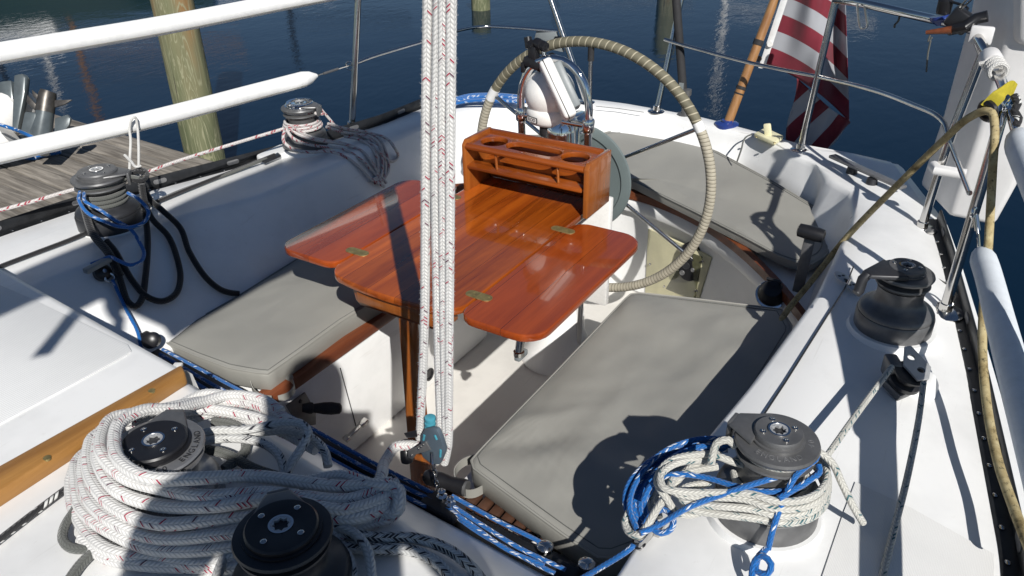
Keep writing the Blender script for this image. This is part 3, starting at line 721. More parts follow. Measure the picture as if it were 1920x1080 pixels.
ch = cushion('helm_cushion', 'curved taupe vinyl cushion on the stern seat behind the steering wheel', helm_out, .034, crown=.006, wr=.003, seedv=2, group='cockpit seat cushions')
# carry straps
def strap(pts, w, mat, parent, name='strap', label=None):
    m = MB(); pp = spline(pts, .01); rows = []
    for i, p in enumerate(pp):
        t = (pp[min(i + 1, len(pp) - 1)] - pp[max(i - 1, 0)]).normalized()
        s = Vector((0, 0, 1)) - t * t.z
        s = s.normalized() if s.length > .2 else Vector((1, 0, 0)); n_ = t.cross(s).normalized()
        rows.append([p + s * w / 2 + n_ * .0012, p - s * w / 2 + n_ * .0012, p - s * w / 2 - n_ * .0012, p + s * w / 2 - n_ * .0012])
    m.grid(rows, close=True); return m.build(name, MAT[mat], parent, ang=50)
strap([P(895, 858, .43), P(868, 868, .425), P(853, 885, .42), P(856, 908, .415), P(872, 925, .41), P(890, 925, .412), P(910, 915, .415)], .026, 'vinyl', cr)
strap([P(540, 705, .42), P(547, 712, .405), P(552, 728, .40), P(540, 742, .40), P(522, 748, .40)], .022, 'vinyl', cl)
strap([P(470, 718, .41), P(475, 732, .40), P(490, 745, .395), P(510, 748, .395)], .022, 'vinyl', cl)
# ================================================================== TABLE
ZT = .70
tb = thing('cockpit_table', 'varnished red mahogany drop-leaf table open in the middle of the cockpit', 'table', (1.47, YC, -.05))
def bow(x0, x1, y0, y1, b, r0, r1):
    pts = rrect(x0, y0, x1, y1, [r1, r0, r0, r1], 8)
    return [(x - b * (1 - ((y - (y0 + y1) / 2) / ((y1 - y0) / 2)) ** 2) * (1 if x < (x0 + x1) / 2 else 0), y) for x, y in pts]
def bow2(x0, x1, y0, y1, b, r0, r1):
    out = []
    poly = rrect(x0, y0, x1, y1, [r1, r0, r0, r1], 8)
    # insert extra points on the front edge so that it can bow
    res = []
    for i, (x, y) in enumerate(poly):
        res.append((x, y)); nx, ny = poly[(i + 1) % len(poly)]
        if abs(x - x0) < 1e-6 and abs(nx - x0) < 1e-6:
            res += [(x0, y + (ny - y) * t) for t in np.linspace(0, 1, 12)[1:-1]]
    return [(x - (b * max(0, 1 - ((y - (y0 + y1) / 2) / ((y1 - y0) / 2)) ** 2) if x < (x0 + x1) / 2 else 0), y) for x, y in res]
plate('centre_board', bow2(1.447, 2.30, 1.085, 1.541, .026, .055, .01), [], ZT - .022, ZT, MAT['mahogany'], tb, .004)
lr = plate('drop_leaf', rrect(1.435, .838, 2.098, 1.081, [.06, .05, .07, .075]), [], ZT - .022, ZT - .0005, MAT['mahogany_leaf'], tb, .004)
ll = plate('drop_leaf', rrect(1.485, 1.545, 2.125, 1.786, [.07, .06, .05, .05]), [], ZT - .022, ZT - .0005, MAT['mahogany_leaf'], tb, .004)
for (px, py) in ((669, 472), (899, 555), (1055, 431), (849, 369)):
    c = P(px, py, ZT); yy = 1.083 if c.y < 1.3 else 1.543
    h = plate('hinge', [(c.x + a, yy + b) for a, b in oval(0, 0, .0165, .0165, .024)], [], ZT - .001, ZT + .0016, MAT['bronze'], tb, .0006)
    m = MB()
    for k, (a, b) in enumerate(((-.006, .028), (.007, .020), (-.006, .012), (.006, -.028), (-.007, -.020), (.006, -.012))): m.lathe([(.0036, .0), (.0032, .0004), (.0005, .0004)], Matrix.Translation((c.x + a, yy + b, ZT + .0019)), 8)
    m.tube([Vector((c.x - .015, yy, ZT + .001)), Vector((c.x + .015, yy, ZT + .001))], .0016, 6); m.build('hinge_screws', MAT['bronze'], h)
m = MB(); m.prism_pts([Vector((1.455, y, z)) for y, z in ((1.12, .677), (1.46, .677), (1.45, .625), (1.435, .612), (1.14, .612), (1.125, .625))], [Vector((1.478, y, z)) for y, z in ((1.12, .677), (1.46, .677), (1.45, .625), (1.435, .612), (1.14, .612), (1.125, .625))])
m.build('apron', MAT['teak_box'], tb, bevel=.003)
m = MB()
lt, lb = P(752, 577, .612), None
cx, cy = 1.468, 1.275
m.prism_pts([Vector((cx + a, cy + b + .004, -.05)) for a, b in ((-.022, -.03), (.03, -.03), (.03, .03), (-.022, .03))], [Vector((cx + a, cy + b, .612)) for a, b in ((-.012, -.024), (.02, -.024), (.02, .024), (-.012, .024))])
m.build('leg', MAT['teak_leg'], tb, bevel=.006)
m = MB(); m.box((1.47, 1.275, .655), (.07, .30, .04)); m.box((1.80, 1.31, .655), (.7, .03, .045)); m.build('bearer', MAT['teak_leg'], tb, bevel=.003)
m = MB(); q = P(975, 650, .60); m.tube([Vector((1.52, .93, .676)), Vector((1.50, .93, .60))], .011, 12); m.lathe([(.015, 0), (.015, .012), (.008, .016)], Matrix.Translation((1.50, .93, .588)), 14); m.build('leaf_stay', MAT['steel'], tb)
m = MB(); m.box((1.51, .93, .583), (.045, .018, .018)); m.build('stay_latch', MAT['grey_cover'], tb, bevel=.004)
# ================================================================== DRINKS BOX
bx = thing('drinks_holder', 'varnished teak drinks holder with two round cup holes, mounted above the table end', 'drinks holder', (2.2, YC, ZT))
X0, X1, B0, B1, ZB = 2.125, 2.29, 1.055, 1.534, .882
for y in (B0, B1 - .016):
    m = MB(); pr = [(X0, ZT - .001), (X1, ZT - .001), (X1, ZB), (X0 + .016, ZB), (X0, ZB - .016)]
    m.prism_pts([Vector((x, y, z)) for x, z in pr], [Vector((x, y + .016, z)) for x, z in pr]); m.build('end_panel', MAT['teak_leg'], bx, bevel=.003)
m = MB(); m.box((X1 - .007, YC + .003, (ZT + ZB) / 2), (.014, B1 - B0 - .033, ZB - ZT - .004)); m.build('back_panel', MAT['teak_box'], bx, bevel=.003)
cy0, cy1 = B1 - .085, B0 + .085
plate('top_board', [(X0 + .008, B0 + .0165), (X1 - .0145, B0 + .0165), (X1 - .0145, B1 - .0165), (X0 + .008, B1 - .0165)],
      [oval(X0 + .074, cy0, .046, .046), oval(X0 + .074, cy1, .046, .046), oval(X0 + .074, (cy0 + cy1) / 2, .036, .036, .066)], ZB - .030, ZB - .012, MAT['teak_box'], bx, .003)
m = MB(); m.tube([Vector((X0 + .008, B0 + .017, ZB - .020)), Vector((X0 + .008, B1 - .017, ZB - .020))], .0115, 12); m.build('front_rail', MAT['teak_box'], bx)
m = MB(); m.box((X0 + .030, YC + .003, .7905), (.05, B1 - B0 - .033, .012), Matrix.Rotation(RAD(-8), 3, 'Y')); m.build('lower_shelf', MAT['teak_box'], bx, bevel=.003)
plate('cup_floor', [(X0 + .056, B0 + .0165), (X1 - .0145, B0 + .0165), (X1 - .0145, B1 - .0165), (X0 + .056, B1 - .0165)], [], .772, .782, MAT['teak_box'], bx, .001)
for t in (.27, .76):
    y = B1 + (B0 - B1) * t; m = MB(); m.tube([Vector((X0 + .018, y, .796)), Vector((X0 + .010, y, ZB - .024))], .0048, 10); m.build('dowel', MAT['teak_leg'], bx)
# ================================================================== PEDESTAL, GUARD, COMPASS, WHEEL
ped = thing('steering_pedestal', 'white steering pedestal with chrome top, tubular guard and large cord-wrapped wheel', 'pedestal', (2.36, 1.28, -.05))
m = MB(); m.lathe([(.15, 0), (.15, .015), (.135, .035), (.105, .12), (.092, .28), (.088, .70)], Matrix.Translation((2.37, 1.285, -.05)), 40); m.build('column', MAT['gel'], ped, ang=60)
m = MB(); m.box((2.318, 1.30, .49), (.03, .485, .42)); m.build('mounting_board', MAT['white_plastic'], ped, bevel=.006)
m = MB(); m.lathe([(.066, .60), (.066, .80), (.070, .802), (.070, .83), (.066, .845), (.064, .885), (.056, .915), (.040, .935), (.015, .945)], Matrix.Translation((2.385, 1.292, 0)), 36); m.build('chrome_head', MAT['chrome'], ped, ang=50)
m = MB(); m.lathe([(.045, -.07), (.05, -.06), (.05, .06), (.045, .07)], frame((2.47, 1.29, .86), (1, 0, 0)), 28); m.build('shaft_housing', MAT['chrome'], ped)
gx = 2.35
m = MB(); g = [Vector((gx, 1.19, -.05)), Vector((gx, 1.178, .45)), Vector((gx, 1.172, .88)), Vector((gx, 1.174, 1.0)), Vector((gx, 1.195, 1.07)), Vector((gx, 1.245, 1.118)), Vector((gx, 1.30, 1.131)), Vector((gx, 1.362, 1.115)), Vector((gx, 1.41, 1.068)), Vector((gx, 1.432, 1.0)), Vector((gx, 1.432, .88)), Vector((gx, 1.425, .45)), Vector((gx, 1.41, -.05))]
m.tube(spline(g, .03), .0135, 16); m.build('guard_tube', MAT['chrome'], ped)
m = MB(); m.tube([Vector((gx, 1.432, .925)), Vector((gx, 1.172, .925))], .011, 14); m.build('guard_crossbar', MAT['chrome'], ped)
for y in (1.432, 1.172):
    m = MB(); m.lathe([(.019, -.022), (.021, -.018), (.021, .018), (.019, .022)], Matrix.Translation((gx, y, .925)), 20); m.build('guard_clamp', MAT['chrome'], ped)
m = MB(); m.lathe([(.013, -.02), (.017, -.01), (.017, .05), (.012, .055)], Matrix.Translation((2.34, 1.335, .885)), 16); m.build('sounder_plug', MAT['winch_dark'], ped)
m = MB(); m.lathe([(.02, -.012), (.19, -.012), (.203, -.006), (.206, .0), (.203, .006), (.19, .010), (.172, .012), (.168, .006), (.06, .006), (.02, .006)], frame((2.535, 1.29, .655), (-1, 0, 0)), 64); m.build('chain_guard_disc', MAT['guard'], ped, ang=30)
# compass with instrument pod on top of the guard
cp = thing('binnacle_compass', 'white domed binnacle compass with a tilted instrument pod, inside the chrome guard', 'compass', (2.37, 1.31, .93))
cc = PX(1031, 174, 2.38)
m = MB(); Rg = .087
m.lathe([(.058, -.104), (.068, -.100), (.079, -.086), (.081, -.062), (.078, -.050)] + [(Rg * math.cos(a), Rg * math.sin(a)) for a in np.linspace(-.55, 1.5, 22)], Matrix.Translation(cc), 44); m.build('dome_hood', MAT['white_plastic'], cp, ang=50)
A, B_ = PX(1019, 112, 2.27), PX(1069, 219, 2.25)
Ld = (A - B_); Lh = Ld.length; Ld.normalize()
Td = Vector((.50, -.866, 0)); Td = (Td - Ld * Td.dot(Ld)).normalized(); Wd = Ld.cross(Td).normalized()
if Wd.x < 0: Wd = -Wd
Rm = Matrix((Td, Wd, Ld)).transposed()
mid = (A + B_) / 2
m = MB(); m.box(mid + Wd * .052 + Td * .004, (.044, .115, Lh + .004), Rm); m.build('instrument_pod', MAT['white_plastic'], cp, bevel=.012, seg=3)
m = MB(); m.box(mid + Wd * .052 - Td * .003, (.0035, .1165, Lh + .0055), Rm); m.build('pod_gasket', MAT['black'], cp, bevel=.001)
m = MB(); m.box(mid + Wd * .060 + Td * .036, (.03, .10, Lh * .80), Rm); m.build('sun_cover', MAT['grey_cover'], cp, bevel=.008)
# maker's plate: black framed oval badge with two round letters, as on the dome's foot
bc = PX(997, 207, 2.30)
bd = (bc - Vector((cc.x, cc.y, bc.z))); bd.z = 0; bd.normalize()
bp_ = Vector((cc.x, cc.y, cc.z - .076)) + bd * .0825
Mb = frame(bp_, bd, (0, 0, 1))
m = MB(); m.prism(rrect(-.024, -.010, .024, .010, .004, 4), -.002, .0012, Mb); bdg = m.build('badge', MAT['black'], cp)
m = MB(); m.prism(rrect(-.0215, -.0078, .0215, .0078, .003, 4), .0011, .0017, Mb); m.build('badge_face', MAT['white_plastic'], bdg)
def letters(txt, M, size, mat, parent, name='lettering', depth=.0006):
    cu = bpy.data.curves.new('t', 'FONT'); cu.body = txt; cu.size = size; cu.align_x = 'CENTER'; cu.align_y = 'CENTER'; cu.extrude = depth
    ob = bpy.data.objects.new('t', cu); COL.objects.link(ob); bpy.context.view_layer.update()
    me = bpy.data.meshes.new_from_object(ob.evaluated_get(bpy.context.evaluated_depsgraph_get())); bpy.data.objects.remove(ob); bpy.data.curves.remove(cu)
    me.transform(M); me.materials.clear(); me.materials.append(mat); o = bpy.data.objects.new(name, me); COL.objects.link(o)
    if parent is not None:
        o.parent = parent
        if parent.parent is None and not parent.get('local_kids'): o.matrix_parent_inverse = Matrix.Translation(parent.location).inverted()
    return o
letters('ROD', Mb @ Matrix.Translation((0, 0, .0018)), .0165, MAT['black'], bdg)
# horn / camera mount clamped on the guard
hm = thing('camera_mount', 'black ball-joint camera mount clamped on top of the chrome guard', 'mount', PX(1005, 120, 2.35))
b0 = PX(1000, 128, 2.36)
def at(dx, dy, dz): return b0 + Vector((dx, dy, dz))
m = MB(); m.box(PX(1004, 118, 2.36), (.05, .075, .03), Matrix.Rotation(.25, 3, 'X')); m.build('cradle', MAT['black'], hm, bevel=.006)
m = MB(); m.box(PX(986, 124, 2.36), (.05, .014, .035)); m.build('cradle_jaw', MAT['black'], hm, bevel=.004)
m = MB(); m.box(PX(1001, 100, 2.36), (.035, .03, .05)); m.build('clamp_block', MAT['black'], hm, bevel=.005)
for q in ((996, 84), (1010, 82), (1018, 86)):
    m = MB(); m.lathe([(.006, -.018), (.016, -.014), (.018, 0), (.016, .014), (.006, .018)], frame(PX(*q, 2.36), (.3, 1, .2)), 18); m.build('ball_joint', MAT['black'], hm)
m = MB(); m.tube([PX(1018, 92, 2.36), PX(1021, 108, 2.36)], .008, 10); m.build('stem', MAT['steel'], hm)
m = MB(); m.lathe([(.004, -.02), (.013, -.018), (.013, .018), (.004, .02)], frame(PX(991, 80, 2.36), (.2, .3, 1)), 14); m.build('lock_knob', MAT['black'], hm)
m = MB(); m.tube(spline([PX(1026, 104, 2.36), PX(1036, 100, 2.36), PX(1045, 108, 2.36)], .01), .003, 8); m.build('lead', MAT['black'], hm)
# steering wheel
wx, wz, wr_ = 2.61, .645, .487
def wp(a, r=wr_): return Vector((wx, YC + r * math.cos(RAD(a)), wz + r * math.sin(RAD(a))))
def arc(a0, a1, r, rad, name, mat, step=2.5, par=None):
    par = par or wh
    m = MB(); k = max(3, int(abs(a1 - a0) / step)); m.tube([wp(a0 + (a1 - a0) * i / k, r) for i in range(k + 1)], rad, 12); return m.build(name, MAT[mat], par, ang=80)
rim = wh = arc(0, 357.5, wr_, .0125, 'steering_wheel', 'steel', par=ped)
arc(31, 147.5, wr_, .0185, 'leather_wrap', 'wrap_dark'); arc(147.5, 151.5, wr_, .0188, 'white_tape', 'sock'); arc(151.5, 391, wr_, .0182, 'cord_wrap', 'wrap_pale')
arc(27, 33, wr_, .0192, 'frayed_wrap', 'sock')
for a in (30, 90, 150, 210, 270, 330):
    m = MB(); m.tube([Vector((wx - .01 if False else wx, wp(a, .03).y, wp(a, .03).z)), wp(a, wr_ - .012)], .0075, 12); m.build('spoke', MAT['steel'], wh)
m = MB(); m.tube([wp(90, wr_ - .065), wp(90, wr_ - .012)], .0115, 12); m.build('spoke_sleeve', MAT['foam'], wh)
m = MB(); m.lathe([(.02, -.05), (.045, -.04), (.045, .0), (.03, .03), (.01, .035)], frame((wx, YC, wz), (1, 0, 0)), 28); m.build('hub', MAT['chrome'], wh)
# engine panel and other fittings on the helm locker's front
ep = thing('engine_panel', 'cream engine panel with a dark gauge cluster under a smoky cover, low behind the wheel', 'control panel', (2.83, .98, .15))
ed = Vector((-1, -.0, 0))
def fp(px, py, off=.0):                       # a point on the helm locker's front face
    lo, hi = 2.3, 3.2
    for _ in range(40):
        md = (lo + hi) / 2; q = PX(px, py, md)
        if md < fx(q.y) + .012 - off: lo = md
        else: hi = md
    return PX(px, py, lo)
def slab(corners, t, name, mat, parent, bevel=.002, off=.0):
    f_ = [fp(*c, off) for c in corners]; n_ = (f_[1] - f_[0]).cross(f_[2] - f_[0]).normalized()
    if n_.x > 0: n_ = -n_
    m = MB(); m.prism_pts([p + n_ * -.006 for p in f_], [p + n_ * t for p in f_]); return m.build(name, MAT[mat], parent, bevel=bevel)
base_ = slab([(1217, 428), (1336, 482), (1310, 566), (1211, 552)], .006, 'cream_panel', 'cream_plastic', ep)
slab([(1266, 455), (1322, 480), (1306, 560), (1243, 537)], .016, 'smoky_cover', 'panel_plate', ep, .003)
slab([(1262, 452), (1283, 460), (1268, 505), (1243, 500)], .011, 'recess', 'winch_dark', ep, .002)
gc = fp(1294, 490, .02); m = MB(); nrm = Vector((-1, .05, .1)).normalized(); m.prism([(x * .8, y) for x, y in rrect(-.055, -.085, .055, .085, .05, 7)], -.004, .008, frame(gc, nrm)); cl_ = m.build('gauge_cluster', MAT['black'], ep, bevel=.002)
for dy, dz, r in ((.012, .03, .022), (-.012, -.02, .016), (.02, -.03, .009), (-.024, -.055, .011)):
    m = MB(); m.lathe([(r, .0), (r, .003), (r * .85, .004), (r * .8, .0025), (.001, .0025)], frame(gc, nrm) @ Matrix.Translation((dy, dz, .0082)), 20); m.build('dial', MAT['winch_light'] if r < .012 else MAT['winch_dark'], cl_)
m = MB(); m.box(gc + Vector((-.0125, .0, .03)), (.001, .03, .0025), Matrix.Rotation(.6, 3, 'X')); m.build('needle', MAT['white_plastic'], cl_)
for px, py in ((1219, 495), (1246, 537), (1306, 545), (1318, 490)):
    m = MB(); m.lathe([(.006, 0), (.005, .002), (.001, .0025)], frame(fp(px, py, .02), (-1, 0, 0)), 10); m.build('panel_screw', MAT['steel'], ep)
# shore-power inlet on the seat end, shift lever, manual pump handle, latch
si = thing('power_inlet', 'small black round socket with a hinged cap on the locker beside the right cushion', 'socket', P(1447, 556, .35))
q = PX(1448, 552, 2.46); nn = Vector((-.55, -.05, .83)).normalized()
m = MB(); m.lathe([(.048, 0), (.048, .012), (.040, .02), (.036, .034), (.030, .04), (.004, .042)], frame(q, nn), 28); m.build('cap', MAT['black'], si, bevel=0)
m = MB(); m.lathe([(.055, -.004), (.055, .006), (.05, .008), (.02, .008)], frame(q - nn * .004, nn), 28); m.build('flange', MAT['chrome'], si)
m = MB(); m.tube([q + Vector((0, .02, .05)), q + Vector((-.02, .02, .066)), q + Vector((-.02, -.02, .066)), q + Vector((0, -.02, .05))], .005, 8); m.build('hinge_loop', MAT['black'], si)
sh = thing('shift_lever', 'black-gripped gear lever on a flat stainless arm at the end of the right seat', 'lever', PX(1500, 540, 2.42))
k0, k1, k2 = PX(1495, 548, 2.42), PX(1512, 470, 2.44), PX(1521, 437, 2.44)
m = MB(); d = (k2 - k0); dn_ = d.normalized(); M = rotm(dn_, (1, 0, 0)); m.box((k0 + k2) / 2, (.034, .010, d.length), M); m.build('arm', MAT['winch'], sh, bevel=.004)
m = MB(); gdir = (PX(1540, 442, 2.44) - PX(1503, 432, 2.44)).normalized(); m.lathe([(.012, -.042), (.021, -.038), (.023, -.01), (.023, .02), (.021, .038), (.012, .042)], frame(PX(1521, 437, 2.43), gdir), 20); m.build('grip', MAT['black'], sh)
ph = thing('pump_handle', 'black ribbed pump handle sticking out of a plate on the left seat front', 'handle', P(600, 765, .2))
hp0, hp1 = PY(580, 765, 1.53), PY(640, 766, 1.47)
m = MB(); dd = (hp1 - hp0).normalized(); L = (hp1 - hp0).length; m.lathe([(.012, -.02), (.017, 0), (.017, .008), (.013, .012), (.018, L * .45), (.019, L * .7), (.016, L * .95), (.010, L)], frame(hp0, dd), 20); m.build('grip', MAT['foam'], ph)
m = MB(); pts = [PY(x, y, 1.585) for x, y in ((535, 760), (570, 735), (590, 770), (590, 795), (560, 800))]; m.prism_pts(pts, [p + Vector((0, -.006, 0)) for p in pts]); m.build('mounting_plate', MAT['winch'], ph, bevel=.001)
m = MB(); m.lathe([(.007, 0), (.006, .003), (.001, .004)], frame(PY(563, 752, 1.579), (0, -1, 0)), 10); m.build('plate_screw', MAT['black'], ph)
lt_ = thing('locker_latch', 'small stainless over-centre latch on the left locker front', 'latch', PY(668, 805, 1.59))
l0, l1 = PY(650, 822, 1.575), PY(682, 792, 1.56)
m = MB(); d = l1 - l0; m.box((l0 + l1) / 2, (.006, .018, d.length), rotm(d.normalized(), (0, 1, 0))); m.build('arm', MAT['steel'], lt_, bevel=.002)
m = MB(); m.box(l1, (.014, .022, .03), rotm(d.normalized(), (0, 1, 0))); m.build('catch', MAT['steel'], lt_, bevel=.003)
m = MB(); m.box(l0, (.012, .024, .02), rotm(d.normalized(), (0, 1, 0))); m.build('base', MAT['steel'], lt_, bevel=.003)
m = MB()
for a, b in (((740, 1000), (640, 990)),): pass
m.tube([PY(638, 690, 1.5985), PY(668, 800, 1.5985)], .0018, 5); m.build('locker_seam', MAT['black'], boat)
# scupper on the seat front
m = MB(); sc_ = PY(805, 702, 1.597); m.lathe([(.02, -.002), (.026, .0), (.026, .003), (.019, .004), (.018, -.001), (.001, -.0015)], frame(sc_, (0, -1, 0)), 20)
scp = m.build('drain_vent', MAT['black'], None); tag(scp, 'small black oval drain vent low on the left seat front, behind the ropes', 'vent')
def PC(px, py, depth): return Vector(CAM + ray(px, py) / FPX * depth)
# ================================================================== WINCHES
def winch(base, label, s=1.0, style='grey', yaw=0.0, jaw=1.0, arm='flat', cap_mat=None, top_chrome=False, text=None, h=1.0, cr=1.0, base_shade_mat=None):
    t = thing('winch', label, 'winch', base, 'sheet winches around the cockpit', rz=RAD(yaw), local=True)
    mm = {'grey': 'winch', 'light': 'winch_light', 'dark': 'winch_dark'}[style]; g = MAT[mm]
    Z = lambda z: z * h
    m = MB(); m.lathe([(.094 * s, 0), (.096 * s, .004), (.096 * s, Z(.044)), (.094 * s, Z(.047))], None, 48); m.build('base', MAT[base_shade_mat] if base_shade_mat else g, t, ang=35)
    m = MB(); m.lathe([(.093 * s, Z(.048)), (.093 * s, Z(.054)), (.088 * s, Z(.062)), (.074 * s, Z(.069)), (.062 * s, Z(.077)), (.057 * s, Z(.09)), (.0565 * s, Z(.112)), (.06 * s, Z(.124))], None, 48); m.build('drum', MAT[base_shade_mat] if base_shade_mat else g, t, ang=50)
    j = jaw * s
    m = MB(); m.lathe([(.05 * j, Z(.122)), (.066 * j, Z(.126)), (.074 * j, Z(.134)), (.073 * j, Z(.138)), (.052 * j, Z(.143)), (.052 * j, Z(.147)), (.076 * j, Z(.153)), (.079 * j, Z(.159)), (.077 * j, Z(.164)), (.06 * j, Z(.1665)), (.04 * j, Z(.1665))], None, 56); jaws = m.build('self_tailing_jaws', g, t, ang=35)
    for k in range(10):                                   # ribs in the lower jaw
        a = 2 * math.pi * k / 10; m = MB(); m.tube([Vector((.05 * j * math.cos(a), .05 * j * math.sin(a), Z(.1245))), Vector((.069 * j * math.cos(a + .35), .069 * j * math.sin(a + .35), Z(.1295)))], .0018, 6); m.build('jaw_rib', g, jaws)
    cm = cap_mat or mm
    q = s * cr
    m = MB(); m.lathe([(.062 * q, Z(.166)), (.062 * q, Z(.171)), (.057 * q, Z(.172)), (.057 * q, Z(.179)), (.054 * q, Z(.183)), (.020 * s, Z(.1835)), (.0175 * s, Z(.1825)), (.0165 * s, Z(.165))], None, 48, cap=False); cap = m.build('cap', MAT[cm], t, ang=30)
    m = MB(); m.lathe([(.0195 * s, Z(.1836)), (.0195 * s, Z(.186)), (.0160 * s, Z(.186)), (.0160 * s, Z(.178))], None, 32, cap=False); sock = m.build('socket_ring', MAT['chrome'], cap, ang=30)
    star = [((.0142 if k % 2 == 0 else .0105) * s * math.cos(2 * math.pi * k / 16), (.0142 if k % 2 == 0 else .0105) * s * math.sin(2 * math.pi * k / 16)) for k in range(16)]
    plate('star_socket', [(.0165 * s * math.cos(a_), .0165 * s * math.sin(a_)) for a_ in np.linspace(0, 2 * math.pi, 28, endpoint=False)], [star], Z(.178), Z(.1848), MAT['alloy'], cap, .0003)
    m = MB(); m.lathe([(.0150 * s, Z(.1765)), (.0150 * s, Z(.1775)), (.001, Z(.1775))], None, 20); m.build('socket_floor', MAT['winch_dark'], cap)
    for k in range(4):
        a = RAD(45 + 90 * k); m = MB(); m.lathe([(.0052 * s, Z(.1832)), (.0052 * s, Z(.1852)), (.0044 * s, Z(.1858)), (.0024 * s, Z(.1858)), (.0022 * s, Z(.1842)), (.0002, Z(.1842))], Matrix.Translation((.039 * q * math.cos(a), .039 * q * math.sin(a), 0)), 12); m.build('cap_screw', MAT['steel'], cap)
    # feeder arm reaching out over the jaws
    am = MAT['winch' if arm != 'grey' else 'winch_light']
    if arm == 'hook':
        m = MB(); pts = [Vector((-.02, .052, .1)), Vector((.03, .05, 0))]
        prof = [(-.052, .0), (-.045, .034), (0, .052), (.045, .034), (.052, 0)]
        m.prism_pts([Vector((.030 * s, -.052 * s, Z(.168))), Vector((.115 * s, -.022 * s, Z(.168))), Vector((.118 * s, .012 * s, Z(.168))), Vector((.030 * s, .052 * s, Z(.168)))], [Vector((.030 * s, -.05 * s, Z(.182))), Vector((.108 * s, -.02 * s, Z(.178))), Vector((.110 * s, .010 * s, Z(.178))), Vector((.030 * s, .05 * s, Z(.182)))])
        a_ = m.build('feeder_arm', MAT['winch_dark'], t, bevel=.003)
        m = MB(); m.tube([Vector((.108 * s, -.004, Z(.172))), Vector((.120 * s, -.004, Z(.160))), Vector((.126 * s, -.002, Z(.128))), Vector((.134 * s, 0, Z(.122)))], [.012, .013, .013, .011], 12); m.build('hook_end', MAT['winch_dark'], a_)
    else:
        m = MB(); m.prism_pts([Vector((.03 * s, -.05 * s, Z(.1675))), Vector((.088 * j, -.022 * s, Z(.1675))), Vector((.090 * j, .022 * s, Z(.1675))), Vector((.03 * s, .05 * s, Z(.1675)))], [Vector((.03 * s, -.048 * s, Z(.176))), Vector((.085 * j, -.018 * s, Z(.173))), Vector((.086 * j, .018 * s, Z(.173))), Vector((.03 * s, .048 * s, Z(.176)))])
        a_ = m.build('feeder_arm', am, t, bevel=.002)
        m = MB(); m.box((.089 * j, 0, Z(.152)), (.010, .036 * s, Z(.040))); m.build('feeder_lip', am, a_, bevel=.003)
    if text:
        R = .0675 * j if cr > .9 else .0605 * j
        for word, a0 in text:
            n = len(word); st = .0125 / R
            for k, chr_ in enumerate(word):
                a = RAD(a0) + (k - (n - 1) / 2) * st * (1.0)
                M = Matrix.Translation((R * math.cos(a), R * math.sin(a), Z(.1662))) @ Matrix.Rotation(a + math.pi / 2, 4, 'Z')
                letters(chr_, M, .0155, MAT['winch_dark' if style == 'light' else 'winch_light'], jaws, 'raised_letter', .0007)
    return t
bRA, bRF, bLA, bLF = P(1672, 612, .665), P(1433, 955, .665), P(573, 272, .665), P(210, 420, .655)
for b in (bRA, bRF, bLA, bLF): pad(Vector((b.x, b.y, .63)), .103, b.z - .63 + .0005)
W1 = winch(bRA, 'bare grey winch with a hooked feeder arm, on the right deck behind the turning block', .97, 'grey', 136, arm='hook', h=.97, jaw=.90, cr=.78)
ang_rf = math.degrees(math.atan2(-bRF.y, -bRF.x))
W2 = winch(bRF, 'grey winch wrapped with white and blue rope at the right front of the cockpit', 1.0, 'grey', 84, text=[('ENGLAND', ang_rf - 84 + 8), ('40', ang_rf - 84 - 80), ('40', ang_rf - 84 + 95)], h=1.05, jaw=.95, cr=.76)
W3 = winch(bLA, 'grey winch with a shiny cap and white rope turns, on the far left deck', .96, 'grey', -75, cap_mat='chrome', h=1.0, arm='flat')
W4 = winch(bLF, 'winch with black and blue rope turns, nearest the dock, its base in shadow', 1.08, 'grey', -50, h=1.06, base_shade_mat='winch_dark')  # base and drum coloured darker to stand in for their shade
bC1 = P(288, 826, .868); bC2 = P(527, 985, .868)
W5 = winch(Vector((bC1.x, bC1.y, zl)), 'light grey winch with a black cap in the middle of the large white rope coil', 1.0, 'light', 32, jaw=1.06, cap_mat='black', text=[('ENGLAND', -92), ('40', -152)], h=.80)
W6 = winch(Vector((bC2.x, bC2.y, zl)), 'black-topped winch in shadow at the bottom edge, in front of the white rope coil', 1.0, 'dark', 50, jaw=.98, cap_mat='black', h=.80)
# ================================================================== MAINSHEET
xm = 1.10
def ms(pts, name_label, grp='falls of the mainsheet'):
    Q = [PX(a, b, xm) for a, b in pts]
    top = Q[0] + (Q[0] - Q[1]).normalized() * ((2.30 - Q[0].z) / max(.2, (Q[0] - Q[1]).normalized().z))
    return rope('mainsheet_rope', [top] + Q, .0096, 'rope_white', name_label, 'rope', grp, n=12, step=.02)
m1 = ms([(803, 0), (799, 250), (798, 420), (796, 600), (790, 760), (787, 822)], 'leftmost white red-flecked mainsheet fall, running down to the black cleat')
m2 = ms([(822, 0), (817, 250), (817, 400), (820, 560), (823, 700), (826, 800), (826, 835)], 'white red-flecked mainsheet fall, second from the left')
m3 = ms([(831, 0), (830, 250), (831, 450), (832, 600), (834, 740), (836, 830), (836, 850)], 'white red-flecked mainsheet fall, third from the left')
m4 = ms([(846, 0), (844, 250), (843, 450), (842, 600), (841, 760), (840, 835), (833, 868)], 'rightmost white red-flecked mainsheet fall, ending behind the block')
blk = thing('mainsheet_block', 'slate-blue fiddle block with teal sheaves and a black cam cleat, shackled to the traveller', 'block', PX(832, 925, xm))
def bp6(x, y, xx=xm): return PX(720 + x / 5.4, 760 + y / 5.4, xx)
